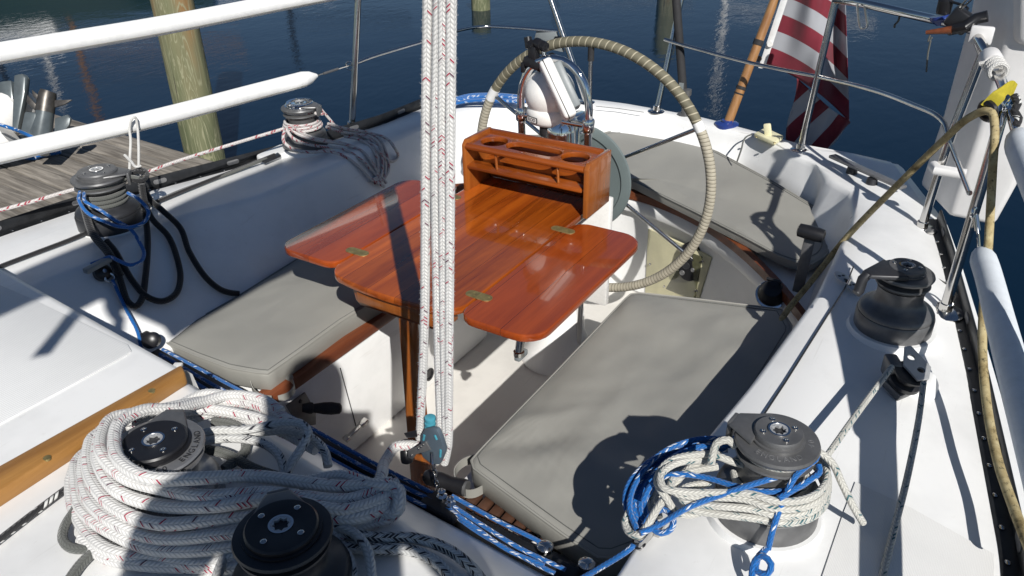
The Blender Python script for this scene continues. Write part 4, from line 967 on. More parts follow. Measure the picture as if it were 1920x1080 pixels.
for off, nm_ in ((-.026, 'cheek_plate'), (.012, 'cheek_plate')):
    prof = [(405, 250), (470, 236), (535, 250), (575, 340), (612, 455), (605, 500), (560, 605), (480, 605), (385, 530), (365, 470), (372, 300)]
    m = MB(); f_ = [bp6(*q, xm + off) for q in prof]; d = Vector((.014, 0, 0)); m.prism_pts(f_, [p + d for p in f_]); ckp = m.build(nm_, MAT['grey_plastic'], blk, bevel=.004)
    if off < 0:
        for (a, b, c, d_) in (((410, 300), (400, 350), 6, 0), ((515, 300), (535, 345), 6, 0), ((575, 450), (570, 520), 6, 0)):
            A, B = bp6(*a, xm + off - .0006), bp6(*b, xm + off - .0006); m = MB(); m.tube([A, B], .0028, 8); m.build('slot', MAT['teal'], ckp)
for yy in (135, 185, 225):
    c = bp6(468, yy, xm - .004); m = MB(); m.lathe([(.0095, -.0055), (.0125, -.004), (.0128, 0), (.0125, .004), (.0095, .0055)], Matrix.Translation(c), 24); m.build('sheave_ring', MAT['teal'], blk)
m = MB(); c0, c1 = bp6(215, 300, xm + .01), bp6(235, 590, xm - .01); m.lathe([(.006, 0), (.0135, .004), (.0150, .012), (.0150, .032), (.0125, .036), (.0145, .040), (.0145, .05), (.0125, .056), (.006, .058)], frame(c1, (c0 - c1).normalized()), 22); m.build('cam_drum', MAT['black'], blk)
pl_ = [bp6(*q, xm - .03) for q in ((240, 470), (420, 368), (470, 455), (318, 500), (290, 550), (240, 530))]
m = MB(); m.prism_pts(pl_, [p + Vector((.004, 0, 0)) for p in pl_]); arm_ = m.build('cam_arm', MAT['winch'], blk, bevel=.001)
for q in ((393, 402), (345, 440), (370, 420), (275, 510)):
    m = MB(); m.lathe([(.003, -.001), (.003, .001), (.0005, .0012)], frame(bp6(*q, xm - .031), (-1, 0, 0)), 10); m.build('rivet', MAT['steel'], arm_)
m = MB(); m.prism_pts([bp6(*q, xm - .02) for q in ((200, 280), (330, 250), (340, 320), (230, 330))], [bp6(*q, xm + .01) for q in ((200, 280), (330, 250), (340, 320), (230, 330))]); m.build('cam_bracket', MAT['black'], blk, bevel=.002)
m = MB(); m.tube([bp6(485, 480, xm - .03), bp6(487, 590, xm - .03)], .0034, 8); m.build('pin', MAT['steel'], blk)
# shackle and short chain
def link(c, L, w, r, ax_, sd): 
    z = Vector(ax_).normalized(); s = Vector(sd); s = (s - z * s.dot(z)).normalized(); pts = []
    for k in range(20):
        a = 2 * math.pi * k / 20; pts.append(Vector(c) + s * (w * math.cos(a)) + z * (L * math.sin(a)))
    m = MB(); m.tube(pts, r, 8, closed=True); return m
ch0, ch1 = bp6(505, 600, xm - .012), bp6(548, 880, xm - .012)
dch = (ch1 - ch0).normalized()
for k in range(5):
    c = ch0.lerp(ch1, .08 + k * .2); link(c, .0105 if k else .012, .0055, .0019, dch, (0, 1, 0) if k % 2 else (1, .3, 0)).build('shackle_link', MAT['steel'], blk)
# ================================================================== TRAVELLER
zt = .45
ta, tb_ = P(300, 650, zt), P(1130, 1082, zt)
td = (tb_ - ta).normalized(); tn = Vector((td.y, -td.x, 0)); 
if tn.x > 0: tn = -tn                                # towards the bow
M_t = Matrix((td, tn, Vector((0, 0, 1)))).transposed()
trv = thing('traveller_track', 'black mainsheet traveller track across the front of the cockpit', 'track', ta.lerp(tb_, .5))
m = MB(); L = (tb_ - ta).length; m.box(ta.lerp(tb_, .5) + tn * .030 + Vector((0, 0, -.015)), (L, .042, .034), M_t); m.build('track', MAT['black_alu'], trv, bevel=.004)
carc = P(836, 945, zt + .01)
m = MB(); m.box(carc + tn * .01, (.10, .05, .022), M_t); car = m.build('car', MAT['winch_dark'], trv, bevel=.006)
for q in ((829, 934), (845, 948)):
    m = MB(); m.lathe([(.012, 0), (.012, .008), (.006, .012), (.006, .02), (.009, .022), (.004, .026)], Matrix.Translation(P(*q, zt + .02)), 18); m.build('car_bolt', MAT['chrome'], car)
for q in ((1022, 1030), (1100, 1062)):
    m = MB(); m.lathe([(.018, 0), (.018, .01), (.012, .016), (.003, .018)], Matrix.Translation(P(*q, zt + .012)), 18); m.build('end_sheave', MAT['steel'], trv)
G = 'traveller control lines'
def tl(pts, z, lab, r=.0052): return rope('control_line', [P(a, b, z) for a, b in pts], r, 'rope_blue', lab, 'rope', G, step=.02)
tl([(305, 655), (420, 716), (560, 790), (700, 868), (812, 925)], zt + .018, 'blue white-flecked traveller line, uppermost of those left of the block')
tl([(300, 664), (410, 727), (550, 802), (690, 880), (810, 938)], zt + .016, 'blue white-flecked traveller line, middle of those left of the block')
tl([(298, 672), (400, 738), (540, 816), (680, 893), (800, 950)], zt + .014, 'blue white-flecked traveller line, lowest of those left of the block')
tl([(848, 930), (930, 975), (1005, 1012), (1030, 1026)], zt + .022, 'blue white-flecked traveller line beside the seat grating, uppermost on the right of the block')
tl([(845, 946), (905, 985), (975, 1028), (1060, 1068)], zt + .020, 'blue white-flecked traveller line, middle of those right of the block')
tl([(838, 952), (890, 988), (950, 1030), (1020, 1060)], zt + .018, 'blue white-flecked traveller line, lowest of those right of the block')
tl([(830, 950), (900, 1000), (1000, 1055), (1040, 1075)], zt + .008, 'blue white-flecked traveller line half hidden against the black track')
wb = thing('winch_crank', 'black winch handle lying across the front end of the right seat', 'winch handle', P(850, 905, .43))
m = MB(); a, b = P(797, 892, .42), P(872, 915, .42); d = (b - a).normalized(); m.lathe([(.014, 0), (.020, .01), (.020, .05), (.017, .07), (.021, .10), (.021, (b - a).length)], frame(a, d), 18); m.build('grip', MAT['black'], wb)
m = MB(); m.lathe([(.019, 0), (.019, .006)], frame(b, d), 18); m.build('grip_end', MAT['winch'], wb)
# ================================================================== BIG WHITE COIL (mainsheet tail)
random.seed(11)
zc0 = zl + .012
cr_ = .0118
G = 'loops of the big white coil'
def lift(z): return max(z, .737 + (z - .70) * .80) if z < .86 else z
def coil(pts, r=cr_, lab='', mat='rope_white', n=12):
    pts = [(a + random.uniform(-5, 5), b + random.uniform(-6, 6), z + random.uniform(-.004, .006)) for a, b, z in pts]
    return rope('coil_loop', [P(a, b, lift(z)) for a, b, z in pts], r, mat, lab, 'rope', G, n=n, step=.012)
lab = 'white red-flecked loop of the big coil, %s'
coil([(735, 905, .735), (640, 912, .76), (480, 893, .80), (360, 902, .86), (285, 893, .885), (232, 862, .885), (213, 825, .885), (232, 790, .88), (275, 772, .86), (320, 768, .82), (380, 752, .77), (430, 742, .75), (490, 745, .74), (525, 775, .735)], lab='lying highest over the winch top')
coil([(748, 912, .73), (640, 935, .755), (500, 920, .79), (380, 925, .82), (300, 918, .835), (235, 893, .84), (196, 855, .84), (190, 820, .835), (215, 790, .82), (290, 770, .79), (390, 750, .745), (470, 762, .73), (560, 800, .72)], lab='tucked just under the winch rim')
coil([(752, 922, .725), (650, 958, .75), (520, 940, .775), (400, 952, .80), (300, 950, .81), (225, 920, .815), (184, 870, .81), (180, 830, .80), (200, 800, .79), (270, 780, .77), (380, 765, .74), (470, 775, .725), (545, 805, .72)], lab='second below the winch rim')
coil([(752, 932, .72), (660, 975, .735), (530, 962, .75), (410, 978, .775), (300, 978, .785), (220, 948, .79), (178, 905, .785), (170, 850, .775), (180, 820, .765), (250, 790, .74)], lab='third below the winch rim')
coil([(745, 942, .715), (640, 990, .72), (520, 985, .735), (410, 1003, .75), (300, 1003, .76), (215, 978, .765), (165, 935, .76), (152, 880, .75), (165, 840, .745), (230, 805, .73)], lab='fourth below the winch rim')
coil([(735, 950, .71), (610, 1003, .715), (500, 1008, .722), (390, 1028, .73), (290, 1025, .74), (205, 1002, .74), (155, 960, .735), (143, 905, .73), (152, 865, .72), (200, 830, .715)], lab='second lowest, near the bottom edge')
coil([(700, 960, .708), (580, 1022, .708), (480, 1035, .71), (380, 1052, .71), (290, 1050, .715), (210, 1030, .715), (160, 990, .712), (138, 935, .71), (140, 890, .71), (160, 855, .71), (220, 812, .71)], lab='lowest and nearest the bottom edge')
coil([(560, 1040, .703), (450, 1062, .703), (360, 1068, .703), (270, 1064, .703), (200, 1048, .703), (152, 1010, .703)], lab='flat on the deck under all the others')
coil([(300, 778, .73), (380, 744, .735), (440, 752, .735), (500, 772, .73), (550, 802, .72), (570, 830, .715)], lab='at the back, lying behind the winch')
coil([(330, 790, .715), (400, 770, .716), (470, 786, .714), (530, 808, .712), (590, 838, .708)], lab='at the back, lowest one behind the winch')
coil([(700, 952, .72), (735, 962, .715), (752, 935, .735), (735, 915, .745), (700, 905, .75), (640, 898, .755), (560, 905, .75)], lab='gathered at the right end beside the traveller')
coil([(755, 945, .705), (725, 975, .703), (690, 985, .702), (640, 1000, .702), (600, 1030, .702)], lab='drooping end at the right, over the deck edge')
rope('mainsheet_tail', [PX(793, 838, 1.11), PX(765, 835, 1.10), PX(742, 838, 1.08), PX(724, 862, 1.03), P(715, 892, .72), P(705, 915, .735), P(680, 918, .75)], .0118, 'rope_white', 'short fuzzy white rope tail running from the black cam cleat to the coil', 'rope', n=12)
G2 = 'black-flecked halyard tails'
def rp(pts, r, mat, lab, grp=None, nm='halyard_tail', n=9): return rope(nm, [P(a, b, max(z, .735 + (z - .70) * .8) if a < 900 else z) for a, b, z in pts], r, mat, lab, 'rope', grp, n=n, step=.012)
rp([(360, 818, .76), (400, 808, .765), (470, 805, .77), (530, 792, .775), (565, 795, .775), (578, 812, .772), (565, 840, .765), (545, 870, .75), (535, 900, .73)], .0088, 'rope_black_fleck', 'black-flecked white rope loop bending back above the coil, beside the blue lines', G2)
rp([(365, 830, .75), (430, 822, .755), (490, 830, .755), (520, 850, .75), (532, 880, .74), (530, 905, .725)], .0088, 'rope_black_fleck', 'black-flecked white rope, inner loop under the winch rim', G2)
rp([(470, 812, .735), (545, 808, .74), (590, 825, .74), (610, 850, .735), (615, 875, .72)], .0088, 'rope_black_fleck', 'black-flecked white rope, outer loop nearest the traveller lines', G2)
rp([(330, 835, .72), (420, 850, .715), (480, 880, .71), (560, 905, .706)], .0100, 'rope_charcoal', 'charcoal braided rope lying in the dark hollow behind the winch', G2)
rp([(400, 790, .715), (445, 800, .715), (460, 845, .712), (420, 880, .71)], .0100, 'rope_charcoal', 'charcoal braided rope crossing behind the winch', G2)
G3 = 'lattice-patterned rope tails'
rp([(640, 1000, .712), (700, 1008, .712), (780, 1010, .71), (840, 1030, .705), (880, 1060, .70), (905, 1090, .695)], .0100, 'rope_lattice', 'black-latticed white rope tail in the shade, upper of the bottom pair', G3)
rp([(640, 1025, .705), (700, 1030, .705), (770, 1032, .703), (820, 1055, .70), (850, 1090, .697)], .0100, 'rope_lattice', 'black-latticed white rope tail in the shade, lower of the bottom pair', G3)
rp([(625, 985, .73), (665, 1000, .73), (690, 1035, .725), (697, 1090, .715)], .0088, 'rope_black_fleck', 'black-flecked white rope curling down to the bottom edge right of the dark winch', G2)
rp([(610, 1010, .72), (650, 1040, .715), (665, 1090, .71)], .0088, 'rope_black_fleck', 'black-flecked white rope hugging the dark winch at the bottom edge', G2)
rp([(455, 1020, .72), (425, 1040, .72), (405, 1085, .715)], .0088, 'rope_black_fleck', 'black-flecked white rope left of the dark winch at the bottom edge', G2)
rp([(170, 1030, .705), (135, 1028, .706), (118, 1012, .708), (122, 985, .712), (138, 960, .715), (150, 940, .72)], .0085, 'rope_charcoal', 'charcoal braided rope loop peeking out left of the big coil', None, 'rope_loop')
rp([(175, 1035, .702), (150, 1060, .702), (125, 1095, .702)], .0095, 'rope_charcoal', 'charcoal braided rope running out of the bottom edge under the coil', None, 'rope_tail')
rp([(-30, 1035, .698), (60, 965, .698), (140, 905, .699), (190, 870, .70)], .0068, 'rope_blackwhite', 'thin black line with white flecks on the deck beside the teak rail', None, 'deck_line')
# ================================================================== RIGHT FRONT WINCH ROPES
G4 = 'green-flecked sheet turns on the right front winch'
cW = bRF
def turn(zz, r, a0, a1, lab, rad=.0070, mat='rope_green', dz=0.0, extra_in=None, extra_out=None):
    rad = min(rad, .0070)
    pts = [Vector((cW.x + r * math.cos(RAD(a)), cW.y + r * math.sin(RAD(a)), zz + dz * (a - a0) / max(1, abs(a1 - a0)))) for a in np.linspace(a0, a1, max(5, int(abs(a1 - a0) / 18)))]
    if extra_in: pts = extra_in + pts
    if extra_out: pts = pts + extra_out
    return rope('sheet_turn', pts, rad, mat, lab, 'rope', G4, n=10)
zb = cW.z
turn(zb + .082, .066, -250, 60, 'green-flecked rope turn highest on the winch drum, just under its rim')
turn(zb + .068, .078, -230, 80, 'green-flecked rope turn in the middle of the winch drum')
left_loop = lambda z, k: [P(1250 - k, 925 + k * .3, z), P(1237 - k, 895, z + .01)]
turn(zb + .112, .094, 175, 320, 'green-flecked coil strand across the front of the winch base, top one', extra_in=[P(1330, 862, .77), P(1270, 868, .775), P(1238, 892, .775), P(1245, 915, .77), P(1275, 922, .77)])
turn(zb + .098, .098, 170, 322, 'green-flecked coil strand across the front of the winch base, second from the top', extra_in=[P(1345, 875, .75), P(1290, 885, .75), P(1258, 905, .76), P(1268, 925, .757)])
turn(zb + .084, .100, 178, 318, 'green-flecked coil strand across the front of the winch base, second from the bottom', extra_in=[P(1330, 905, .735), P(1280, 918, .748), P(1280, 938, .745)])
turn(zb + .068, .101, 185, 310, 'green-flecked coil strand lowest round the winch base', extra_in=[P(1325, 925, .72), P(1290, 935, .735), P(1285, 950, .73)])
rope('sheet_turn', [P(1515, 850, .80), P(1440, 880, .775), P(1380, 868, .78), P(1330, 852, .785), P(1262, 862, .775), P(1240, 880, .77), P(1232, 905, .755), P(1250, 935, .735), P(1268, 960, .715), P(1300, 965, .70), P(1330, 950, .70)], .0070, 'rope_green', 'green-flecked rope bight hanging in a loop left of the winch', 'rope', G4, n=10)
rope('sheet_turn', [P(1380, 838, .815), P(1365, 825, .825), P(1345, 830, .82), P(1337, 850, .80), P(1333, 872, .785)], .0075, 'rope_green', 'short green-flecked rope bend standing up beside the winch rim', 'rope', G4, n=10)
tw = W2.location
rope('sheet_turn', [Vector((cW.x + .057 * math.cos(RAD(a)), cW.y + .057 * math.sin(RAD(a)), zb + .152)) for a in np.linspace(150, 330, 16)], .006, 'rope_green', 'green-flecked rope gripped in the jaws of the winch', 'rope', G4, n=8)
rope('sheet_tail', [P(1505, 850, .815), P(1535, 848, .815), P(1560, 868, .80), P(1578, 905, .76), P(1600, 950, .715), P(1618, 980, .672)], .0070, 'rope_green', 'short green-flecked rope tail hanging off the right side of the front winch', 'rope', None, n=10)
# line from winch to turning block and on forward
rope('sheet', [P(1530, 880, .735), P(1545, 862, .735), P(1600, 785, .728), P(1672, 688, .722)], .0066, 'rope_green', 'ivory sheet running from the front winch back to the turning block', 'rope', None, n=8)
rope('sheet', [P(1732, 718, .715), P(1722, 790, .70), P(1700, 900, .68), P(1672, 1010, .662), P(1650, 1100, .65)], .0066, 'rope_green', 'ivory sheet running from the turning block forward along the right deck', 'rope', None, n=8)
# blue line tied round the winch
G5 = 'blue line hung on the right front winch'
rope('blue_line', [P(1200, 1000, .70), P(1235, 985, .705), P(1290, 952, .745), P(1390, 915, .785), P(1470, 890, .805), P(1515, 872, .812), P(1532, 856, .812), P(1522, 842, .812)], .0055, 'rope_blue', 'blue white-flecked line stretched across the front of the winch', 'rope', G5)
rope('blue_line', [P(1535, 885, .80), P(1495, 915, .785), P(1430, 922, .78), P(1380, 912, .775), P(1320, 895, .77), P(1262, 890, .765), P(1225, 905, .745), P(1205, 940, .72)], .0055, 'rope_blue', 'blue white-flecked line looping behind the pale turns of the winch', 'rope', G5)
rope('blue_line', [P(1520, 868, .815), P(1490, 895, .81), P(1468, 940, .775), P(1450, 990, .735), P(1440, 1030, .70)], .0055, 'rope_blue', 'blue white-flecked line hanging from the winch rim to a knot', 'rope', G5)
rope('blue_line', [P(1535, 872, .808), P(1537, 885, .803), P(1510, 905, .80), P(1460, 935, .785) ], .0055, 'rope_blue', 'short blue white-flecked bend tucked under the winch rim', 'rope', G5)
for k, q in enumerate(([(1195, 995), (1180, 950), (1195, 900), (1240, 850), (1300, 825), (1380, 822)], [(1215, 990), (1200, 955), (1215, 905), (1255, 862), (1310, 838), (1370, 835)], [(1190, 985), (1172, 945), (1180, 905), (1225, 860), (1290, 830), (1350, 826)])):
    zz = [.69, .70, .715, .735, .75, .76]
    rope('blue_line', [P(a, b, zz[i] - k * .006) for i, (a, b) in enumerate(q)], .0055, 'rope_blue', ('outermost', 'innermost', 'middle')[k] + ' of three blue line bights hanging on the shaded inboard side of the winch', 'rope', G5)
for k in range(5):
    e = k * 7
    rope('blue_line', [P(1205 + e, 992 - e * .3, .68 - k * .002), P(1184 + e * .9, 955, .69), P(1196 + e, 905 + e * .3, .70), P(1238 + e, 858 + e * .35, .715), P(1300 + e * .6, 836 + e * .3, .73), P(1365, 832 + e * .4, .74)], .0060, 'rope_blue', ('first', 'second', 'third', 'fourth', 'fifth')[k] + ' of five blue bights packed under the outer ones on the shaded inboard side', 'rope', G5)
for k in range(5):
    e = k * 9
    rope('sheet_turn', [P(1200 + e, 985 - e * .4, .675), P(1195 + e, 940, .685), P(1215 + e, 900 + e * .2, .70), P(1262 + e * .7, 866 + e * .3, .712), P(1345, 842 + e * .4, .73)], .0072, 'rope_green', ('outermost', 'second', 'third', 'fourth', 'innermost')[k] + ' of five green-flecked bights packed behind the blue line in shade', 'rope', G4, n=9)
rope('sheet_turn', [P(1180, 960, .69), P(1172, 980, .68), P(1182, 1000, .68), P(1200, 1002, .69), P(1235, 950, .72), P(1290, 880, .75), P(1350, 850, .765)], .0075, 'rope_green', 'green-flecked rope bight hanging in shade on the inboard side of the winch', 'rope', G4, n=9)
kn = rope('knot', [P(1436, 1030, .70), P(1420, 1048, .70), P(1418, 1070, .69), P(1440, 1076, .70), P(1446, 1058, .712), P(1430, 1042, .715), P(1416, 1052, .70), P(1410, 1080, .685), P(1416, 1100, .68)], .006, 'rope_blue', 'blue white-flecked figure knot hanging at the bottom edge', 'knot', G5)
kn2 = rope('knot', [P(1215, 985, .70), P(1240, 1000, .70), P(1258, 992, .71), P(1262, 970, .715), P(1245, 955, .715), P(1222, 965, .71), P(1208, 985, .70)], .006, 'rope_blue', 'loose blue white-flecked loop knotted at the coaming edge', 'knot', G5)
rope('blue_line', [P(1205, 1005, .675), P(1180, 1030, .66), P(1130, 1062, .62), P(1090, 1085, .58)], .0055, 'rope_blue', 'blue white-flecked line leading down from the coaming to the traveller end', 'rope', None)
eb = thing('bullet_block', 'small steel bullet block on the edge of the right coaming', 'block', P(1205, 1010, .66))
m = MB(); M = frame(P(1208, 1008, .672), (P(1230, 985, .672) - P(1190, 1030, .672)).normalized()); m.box((0, 0, 0), (.016, .024, .05)); m.v = [tuple(M @ Vector(v)) for v in m.v]; m.build('cheek', MAT['steel'], eb, bevel=.004)
m = MB(); m.lathe([(.011, -.006), (.008, 0), (.011, .006)], frame(P(1198, 1018, .672), (0, .5, 1)), 18); m.build('sheave', MAT['black'], eb)
m = MB(); m.box(P(1228, 990, .658), (.03, .03, .014)); m.build('foot', MAT['steel'], eb, bevel=.003)
# ================================================================== TURNING BLOCK on the right deck
tbk = thing('turning_block', 'black deck turning block with a bright alloy side plate on the right deck', 'block', P(1705, 720, .64))
m = MB(); bq = P(1705, 735, .62); m.lathe([(.075, 0), (.068, .02), (.05, .055), (.046, .058)], Matrix.Translation((bq.x, bq.y, .615)), 6); m.build('pedestal_block', MAT['gel'], boat, bevel=.01, seg=3)
up_ = Vector((-.15, -.25, 1)).normalized()
cb = P(1703, 707, .70)
m = MB(); m.lathe([(.034, -.022), (.036, -.02), (.036, -.010), (.026, -.004), (.026, .004), (.036, .010), (.036, .014)], frame(cb, up_), 32); m.build('sheave', MAT['black'], tbk, ang=40)
Mx = frame(cb + up_ * .0165, up_)
plt = [Mx.inverted() @ P(a, b, (cb + up_ * .0165).z) for a, b in ((1688, 662), (1700, 660), (1745, 690), (1744, 708), (1722, 712), (1690, 690))]
cx_, cy_ = sum(p.x for p in plt) / 6, sum(p.y for p in plt) / 6
hl = [[(cx_ + s_ * .022 * .9 + .010 * math.cos(a), cy_ + s_ * -.004 + .008 * math.sin(a)) for a in np.linspace(0, 2 * math.pi, 18, endpoint=False)] for s_ in (-1, 1)]
dirp = Vector((plt[3].x - plt[0].x, plt[3].y - plt[0].y, 0)).normalized()
hl = [[(cx_ + dirp.x * s_ * .019 + .0095 * math.cos(a), cy_ + dirp.y * s_ * .019 + .0080 * math.sin(a)) for a in np.linspace(0, 2 * math.pi, 18, endpoint=False)] for s_ in (-1, 1)]
sp_ = plate('side_plate', [(p.x, p.y) for p in plt], hl, 0, .006, MAT['alloy'], None, .001)
sp_.data.transform(Mx); sp_.parent = tbk; sp_.matrix_parent_inverse = Matrix.Translation(tbk.location).inverted()
m = MB(); m.box(cb - up_ * .035, (.07, .05, .02), rotm(up_)); m.build('foot', MAT['winch'], tbk, bevel=.004)
m = MB(); m.box(P(1672, 690, .70), (.05, .03, .05), Matrix.Rotation(.5, 3, 'Z')); m.build('cheek', MAT['winch'], tbk, bevel=.006)
# ================================================================== LEFT DECK ROPES
G6 = 'black braid hanging from the dark winch'
def wl(t, off=.0):        # helper: points on the shaded left seat back, lifted off its surface
    return t
def LW(px, py, lift=.012):
    # intersect the pixel ray with the sloping seat back between rim (y~2.28,z .65) and foot (y~2.0,z .43)
    lo, hi = .40, .655; 
    for _ in range(40):
        md = (lo + hi) / 2; q = P(px, py, md)
        i = min(range(n1 + n2 - 2, NN), key=lambda k: abs(RIM[k].x - q.x)); a, f = RIM[i], FOOT[min(range(n1 + n2 - 2, NN), key=lambda k: abs(FOOT[k].x - q.x))]
        u = (md - f.z) / (a.z - f.z); yw = f.y + (a.y - f.y) * u
        if q.y > yw: lo = md
        else: hi = md
    q = P(px, py, lo); v = Vector((0, -1, .7)).normalized(); return q + v * lift
def wrope(nm, pts, r, mat, lab, grp=None, lift=.013, n=9, cat='rope'):
    return rope(nm, [LW(*p[:2], lift) if len(p) == 2 else P(*p) for p in pts], r, mat, lab, cat, grp, n=n)
wrope('sheet_tail', [(262, 332, .80), (280, 372, .72), (305, 395, .69), (335, 430), (352, 475), (385, 525), (410, 545), (428, 551), (445, 553)], .0100, 'rope_black', 'black braid tail whose cut end rests on the top edge of the left cushion', G6)
wrope('sheet_tail', [(266, 345, .80), (272, 380, .74), (285, 410, .69), (312, 445), (330, 490), (335, 525), (325, 555), (300, 567), (275, 560), (250, 535), (228, 500), (215, 470, .66), (200, 452, .68)], .0100, 'rope_black', 'widest black braid loop hanging down the seat back', G6)
wrope('sheet_tail', [(264, 340, .80), (272, 400, .70), (274, 450), (270, 520), (262, 565), (250, 577), (237, 568), (225, 535), (215, 500), (212, 475, .655)], .0100, 'rope_black', 'narrow black braid loop hanging lowest, left of the widest one', G6)
wrope('sheet_tail', [(158, 390, .74), (175, 440, .70), (200, 470, .675), (212, 490, .655), (222, 520)], .0125, 'rope_black', 'thick black braid running down from the winch to the cam cleat', G6)
G7 = 'blue line around the dark winch'
bb = bLF
def ring(r, z, a0, a1, c=bb, k=16, dz=0): return [Vector((c.x + r * math.cos(RAD(a)), c.y + r * math.sin(RAD(a)), z + dz * i / k)) for i, a in enumerate(np.linspace(a0, a1, k + 1))]
rope('blue_line', [P(150, 360, .80), P(148, 375, .79), P(165, 400, .765), P(195, 415, .745), P(225, 425, .735), P(250, 425, .74), P(272, 415, .75), P(278, 395, .77), P(262, 375, .80), P(240, 362, .81)], .0058, 'rope_blue', 'blue white-flecked line sagging round the front of the dark winch', 'rope', G7)
rope('blue_line', [P(158, 362, .80), P(160, 378, .79), P(185, 392, .77), P(215, 412, .75), P(245, 430, .72), P(262, 455, .69), P(270, 475, .672), P(262, 492, .668), P(245, 497, .665), P(225, 490, .67), P(205, 482, .675), P(190, 488, .67), P(170, 495, .665)], .0058, 'rope_blue', 'blue white-flecked line curling from the dark winch to the cam cleat', 'rope', G7)
for k, z in enumerate((.735, .745, .755)): 
    rope('rope_turn', ring(.066 * 1.0, bb.z + .088 + k * .015, 0, 340), .0075, 'rope_charcoal', ('lowest', 'middle', 'uppermost')[k] + ' of the charcoal braid turns on the dark winch drum', 'rope', 'charcoal turns on the dark winch')
rope('rope_turn', ring(.064, bb.z + .154, 100, 300) + [P(245, 332, .815), P(262, 335, .81)], .0075, 'rope_charcoal', 'charcoal braid gripped in the jaws of the dark winch', 'rope', 'charcoal turns on the dark winch')
cam = thing('cam_cleat', 'black cam cleat with a steel fairlead on the shaded seat back below the dark winch', 'cleat', LW(197, 520, .0))
v_ = Vector((0, -1, .7)).normalized()
m = MB(); m.lathe([(.026, 0), (.026, .018), (.018, .026), (.006, .028)], frame(LW(190, 513, .0), v_), 24); m.build('cam_body', MAT['black'], cam)
m = MB(); m.lathe([(.007, .028), (.006, .031), (.001, .031)], frame(LW(190, 513, .0), v_), 12); m.build('cam_bolt', MAT['steel'], cam)
m = MB(); q = LW(203, 523, .012); m.tube(circle(q, .014, v_, 16), .004, 8, closed=True); m.build('fairlead', MAT['steel'], cam)
m = MB(); q0 = P(180, 498, .672); m.box(P(183, 497, .668), (.09, .022, .016), Matrix.Rotation(.12, 3, 'Z')); m.build('cleat_plate', MAT['grey_cover'], cam, bevel=.003)
rope('blue_line', [LW(208, 528, .014), LW(232, 580, .014), LW(255, 625, .014), P(268, 660, .47), P(300, 690, .45)], .0055, 'rope_blue', 'blue white-flecked line running down the seat back to the traveller', 'rope')
db = thing('deck_organizer', 'black rounded line organiser at the corner of the cabin top', 'fitting', P(285, 640, .50))
m = MB(); m.lathe([(.016, -.02), (.024, -.014), (.024, .014), (.016, .02)], frame(P(284, 638, .50), (-.6, -.5, .4)), 22); m.build('sheave', MAT['black'], db)
m = MB(); m.box(P(278, 632, .49), (.03, .05, .02)); m.build('bracket', MAT['black'], db, bevel=.005)
# genoa sheet along the rail, white with red flecks
rope('genoa_sheet', [P(-40, 405, .72), P(60, 378, .72), P(150, 352, .73), P(268, 325, .75), P(330, 303, .76), P(430, 272, .77), P(530, 242, .78)], .0066, 'rope_sheet', 'white red-flecked sheet stretched along the rail to the far left winch', 'rope')
ca = bLA
G8 = 'red-flecked rope turns on the far left winch'
for k in range(3): rope('rope_turn', ring(.068 + .004 * (2 - k), ca.z + .082 + k * .011, -10, 350, ca, 22), .0058, 'rope_sheet', ('lowest', 'middle', 'uppermost')[k] + ' of the red-flecked turns on the far winch drum', 'rope', G8, n=8)
rope('rope_turn', ring(.058, ca.z + .149, 150, 290, ca) + [P(592, 213, .805), P(606, 214, .80)], .0058, 'rope_sheet', 'red-flecked rope gripped in the jaws of the far winch', 'rope', G8, n=8)
rope('sheet_tail', [P(602, 205, .815), P(620, 226, .76), P(636, 245, .71), P(646, 252, .685), P(670, 258, .66), P(700, 262, .64)], .0058, 'rope_sheet', 'red-flecked tail slanting from the far winch down to the coil on the coaming', 'rope', None, n=8)
random.seed(5)
strands = [
 [(533, 245, .78), (532, 265, .74), (550, 280, .705), (580, 285, .69), (615, 284, .672), (640, 290, .664), (665, 310), (690, 335), (718, 352)],
 [(535, 240, .79), (548, 258, .75), (575, 270, .71), (610, 275, .68), (640, 278, .665), (672, 300), (698, 325), (712, 340)],
 [(540, 236, .79), (556, 250, .76), (590, 262, .72), (630, 268, .68), (660, 275, .66), (690, 300), (704, 325), (712, 350)],
 [(550, 240, .785), (580, 256, .735), (620, 265, .69), (655, 272, .663), (682, 290), (700, 318), (722, 345)],
 [(612, 238, .75), (640, 247, .71), (670, 252, .675), (695, 262, .655), (712, 285), (720, 315), (716, 338), (700, 345)],
 [(615, 232, .755), (650, 242, .71), (690, 249, .67), (712, 262, .652), (722, 290), (726, 320), (716, 340)],
 [(655, 248, .69), (695, 250, .665), (722, 258, .652), (738, 275, .645), (743, 295), (735, 304), (722, 300), (706, 285), (690, 265, .655)],
 [(650, 250, .69), (685, 254, .665), (708, 270), (714, 300), (712, 330), (700, 342)],
 [(645, 256, .68), (675, 262, .662), (698, 285), (706, 315), (702, 335), (690, 340)],
]
names = ['lowest strand hugging the winch base', 'second strand from the winch base', 'third strand from the winch base', 'fourth strand from the winch base', 'strand lying across the winch pad corner', 'strand along the top of the bundle', 'single loop sticking out farthest right', 'strand in the middle of the hanging bundle', 'strand at the left of the hanging bundle']
for s_, nm_ in zip(strands, names): wrope('sheet_tail', s_, .0064, 'rope_sheet', 'red-flecked coil by the far winch, ' + nm_, 'coil hanging beside the far left winch', .010, 8)
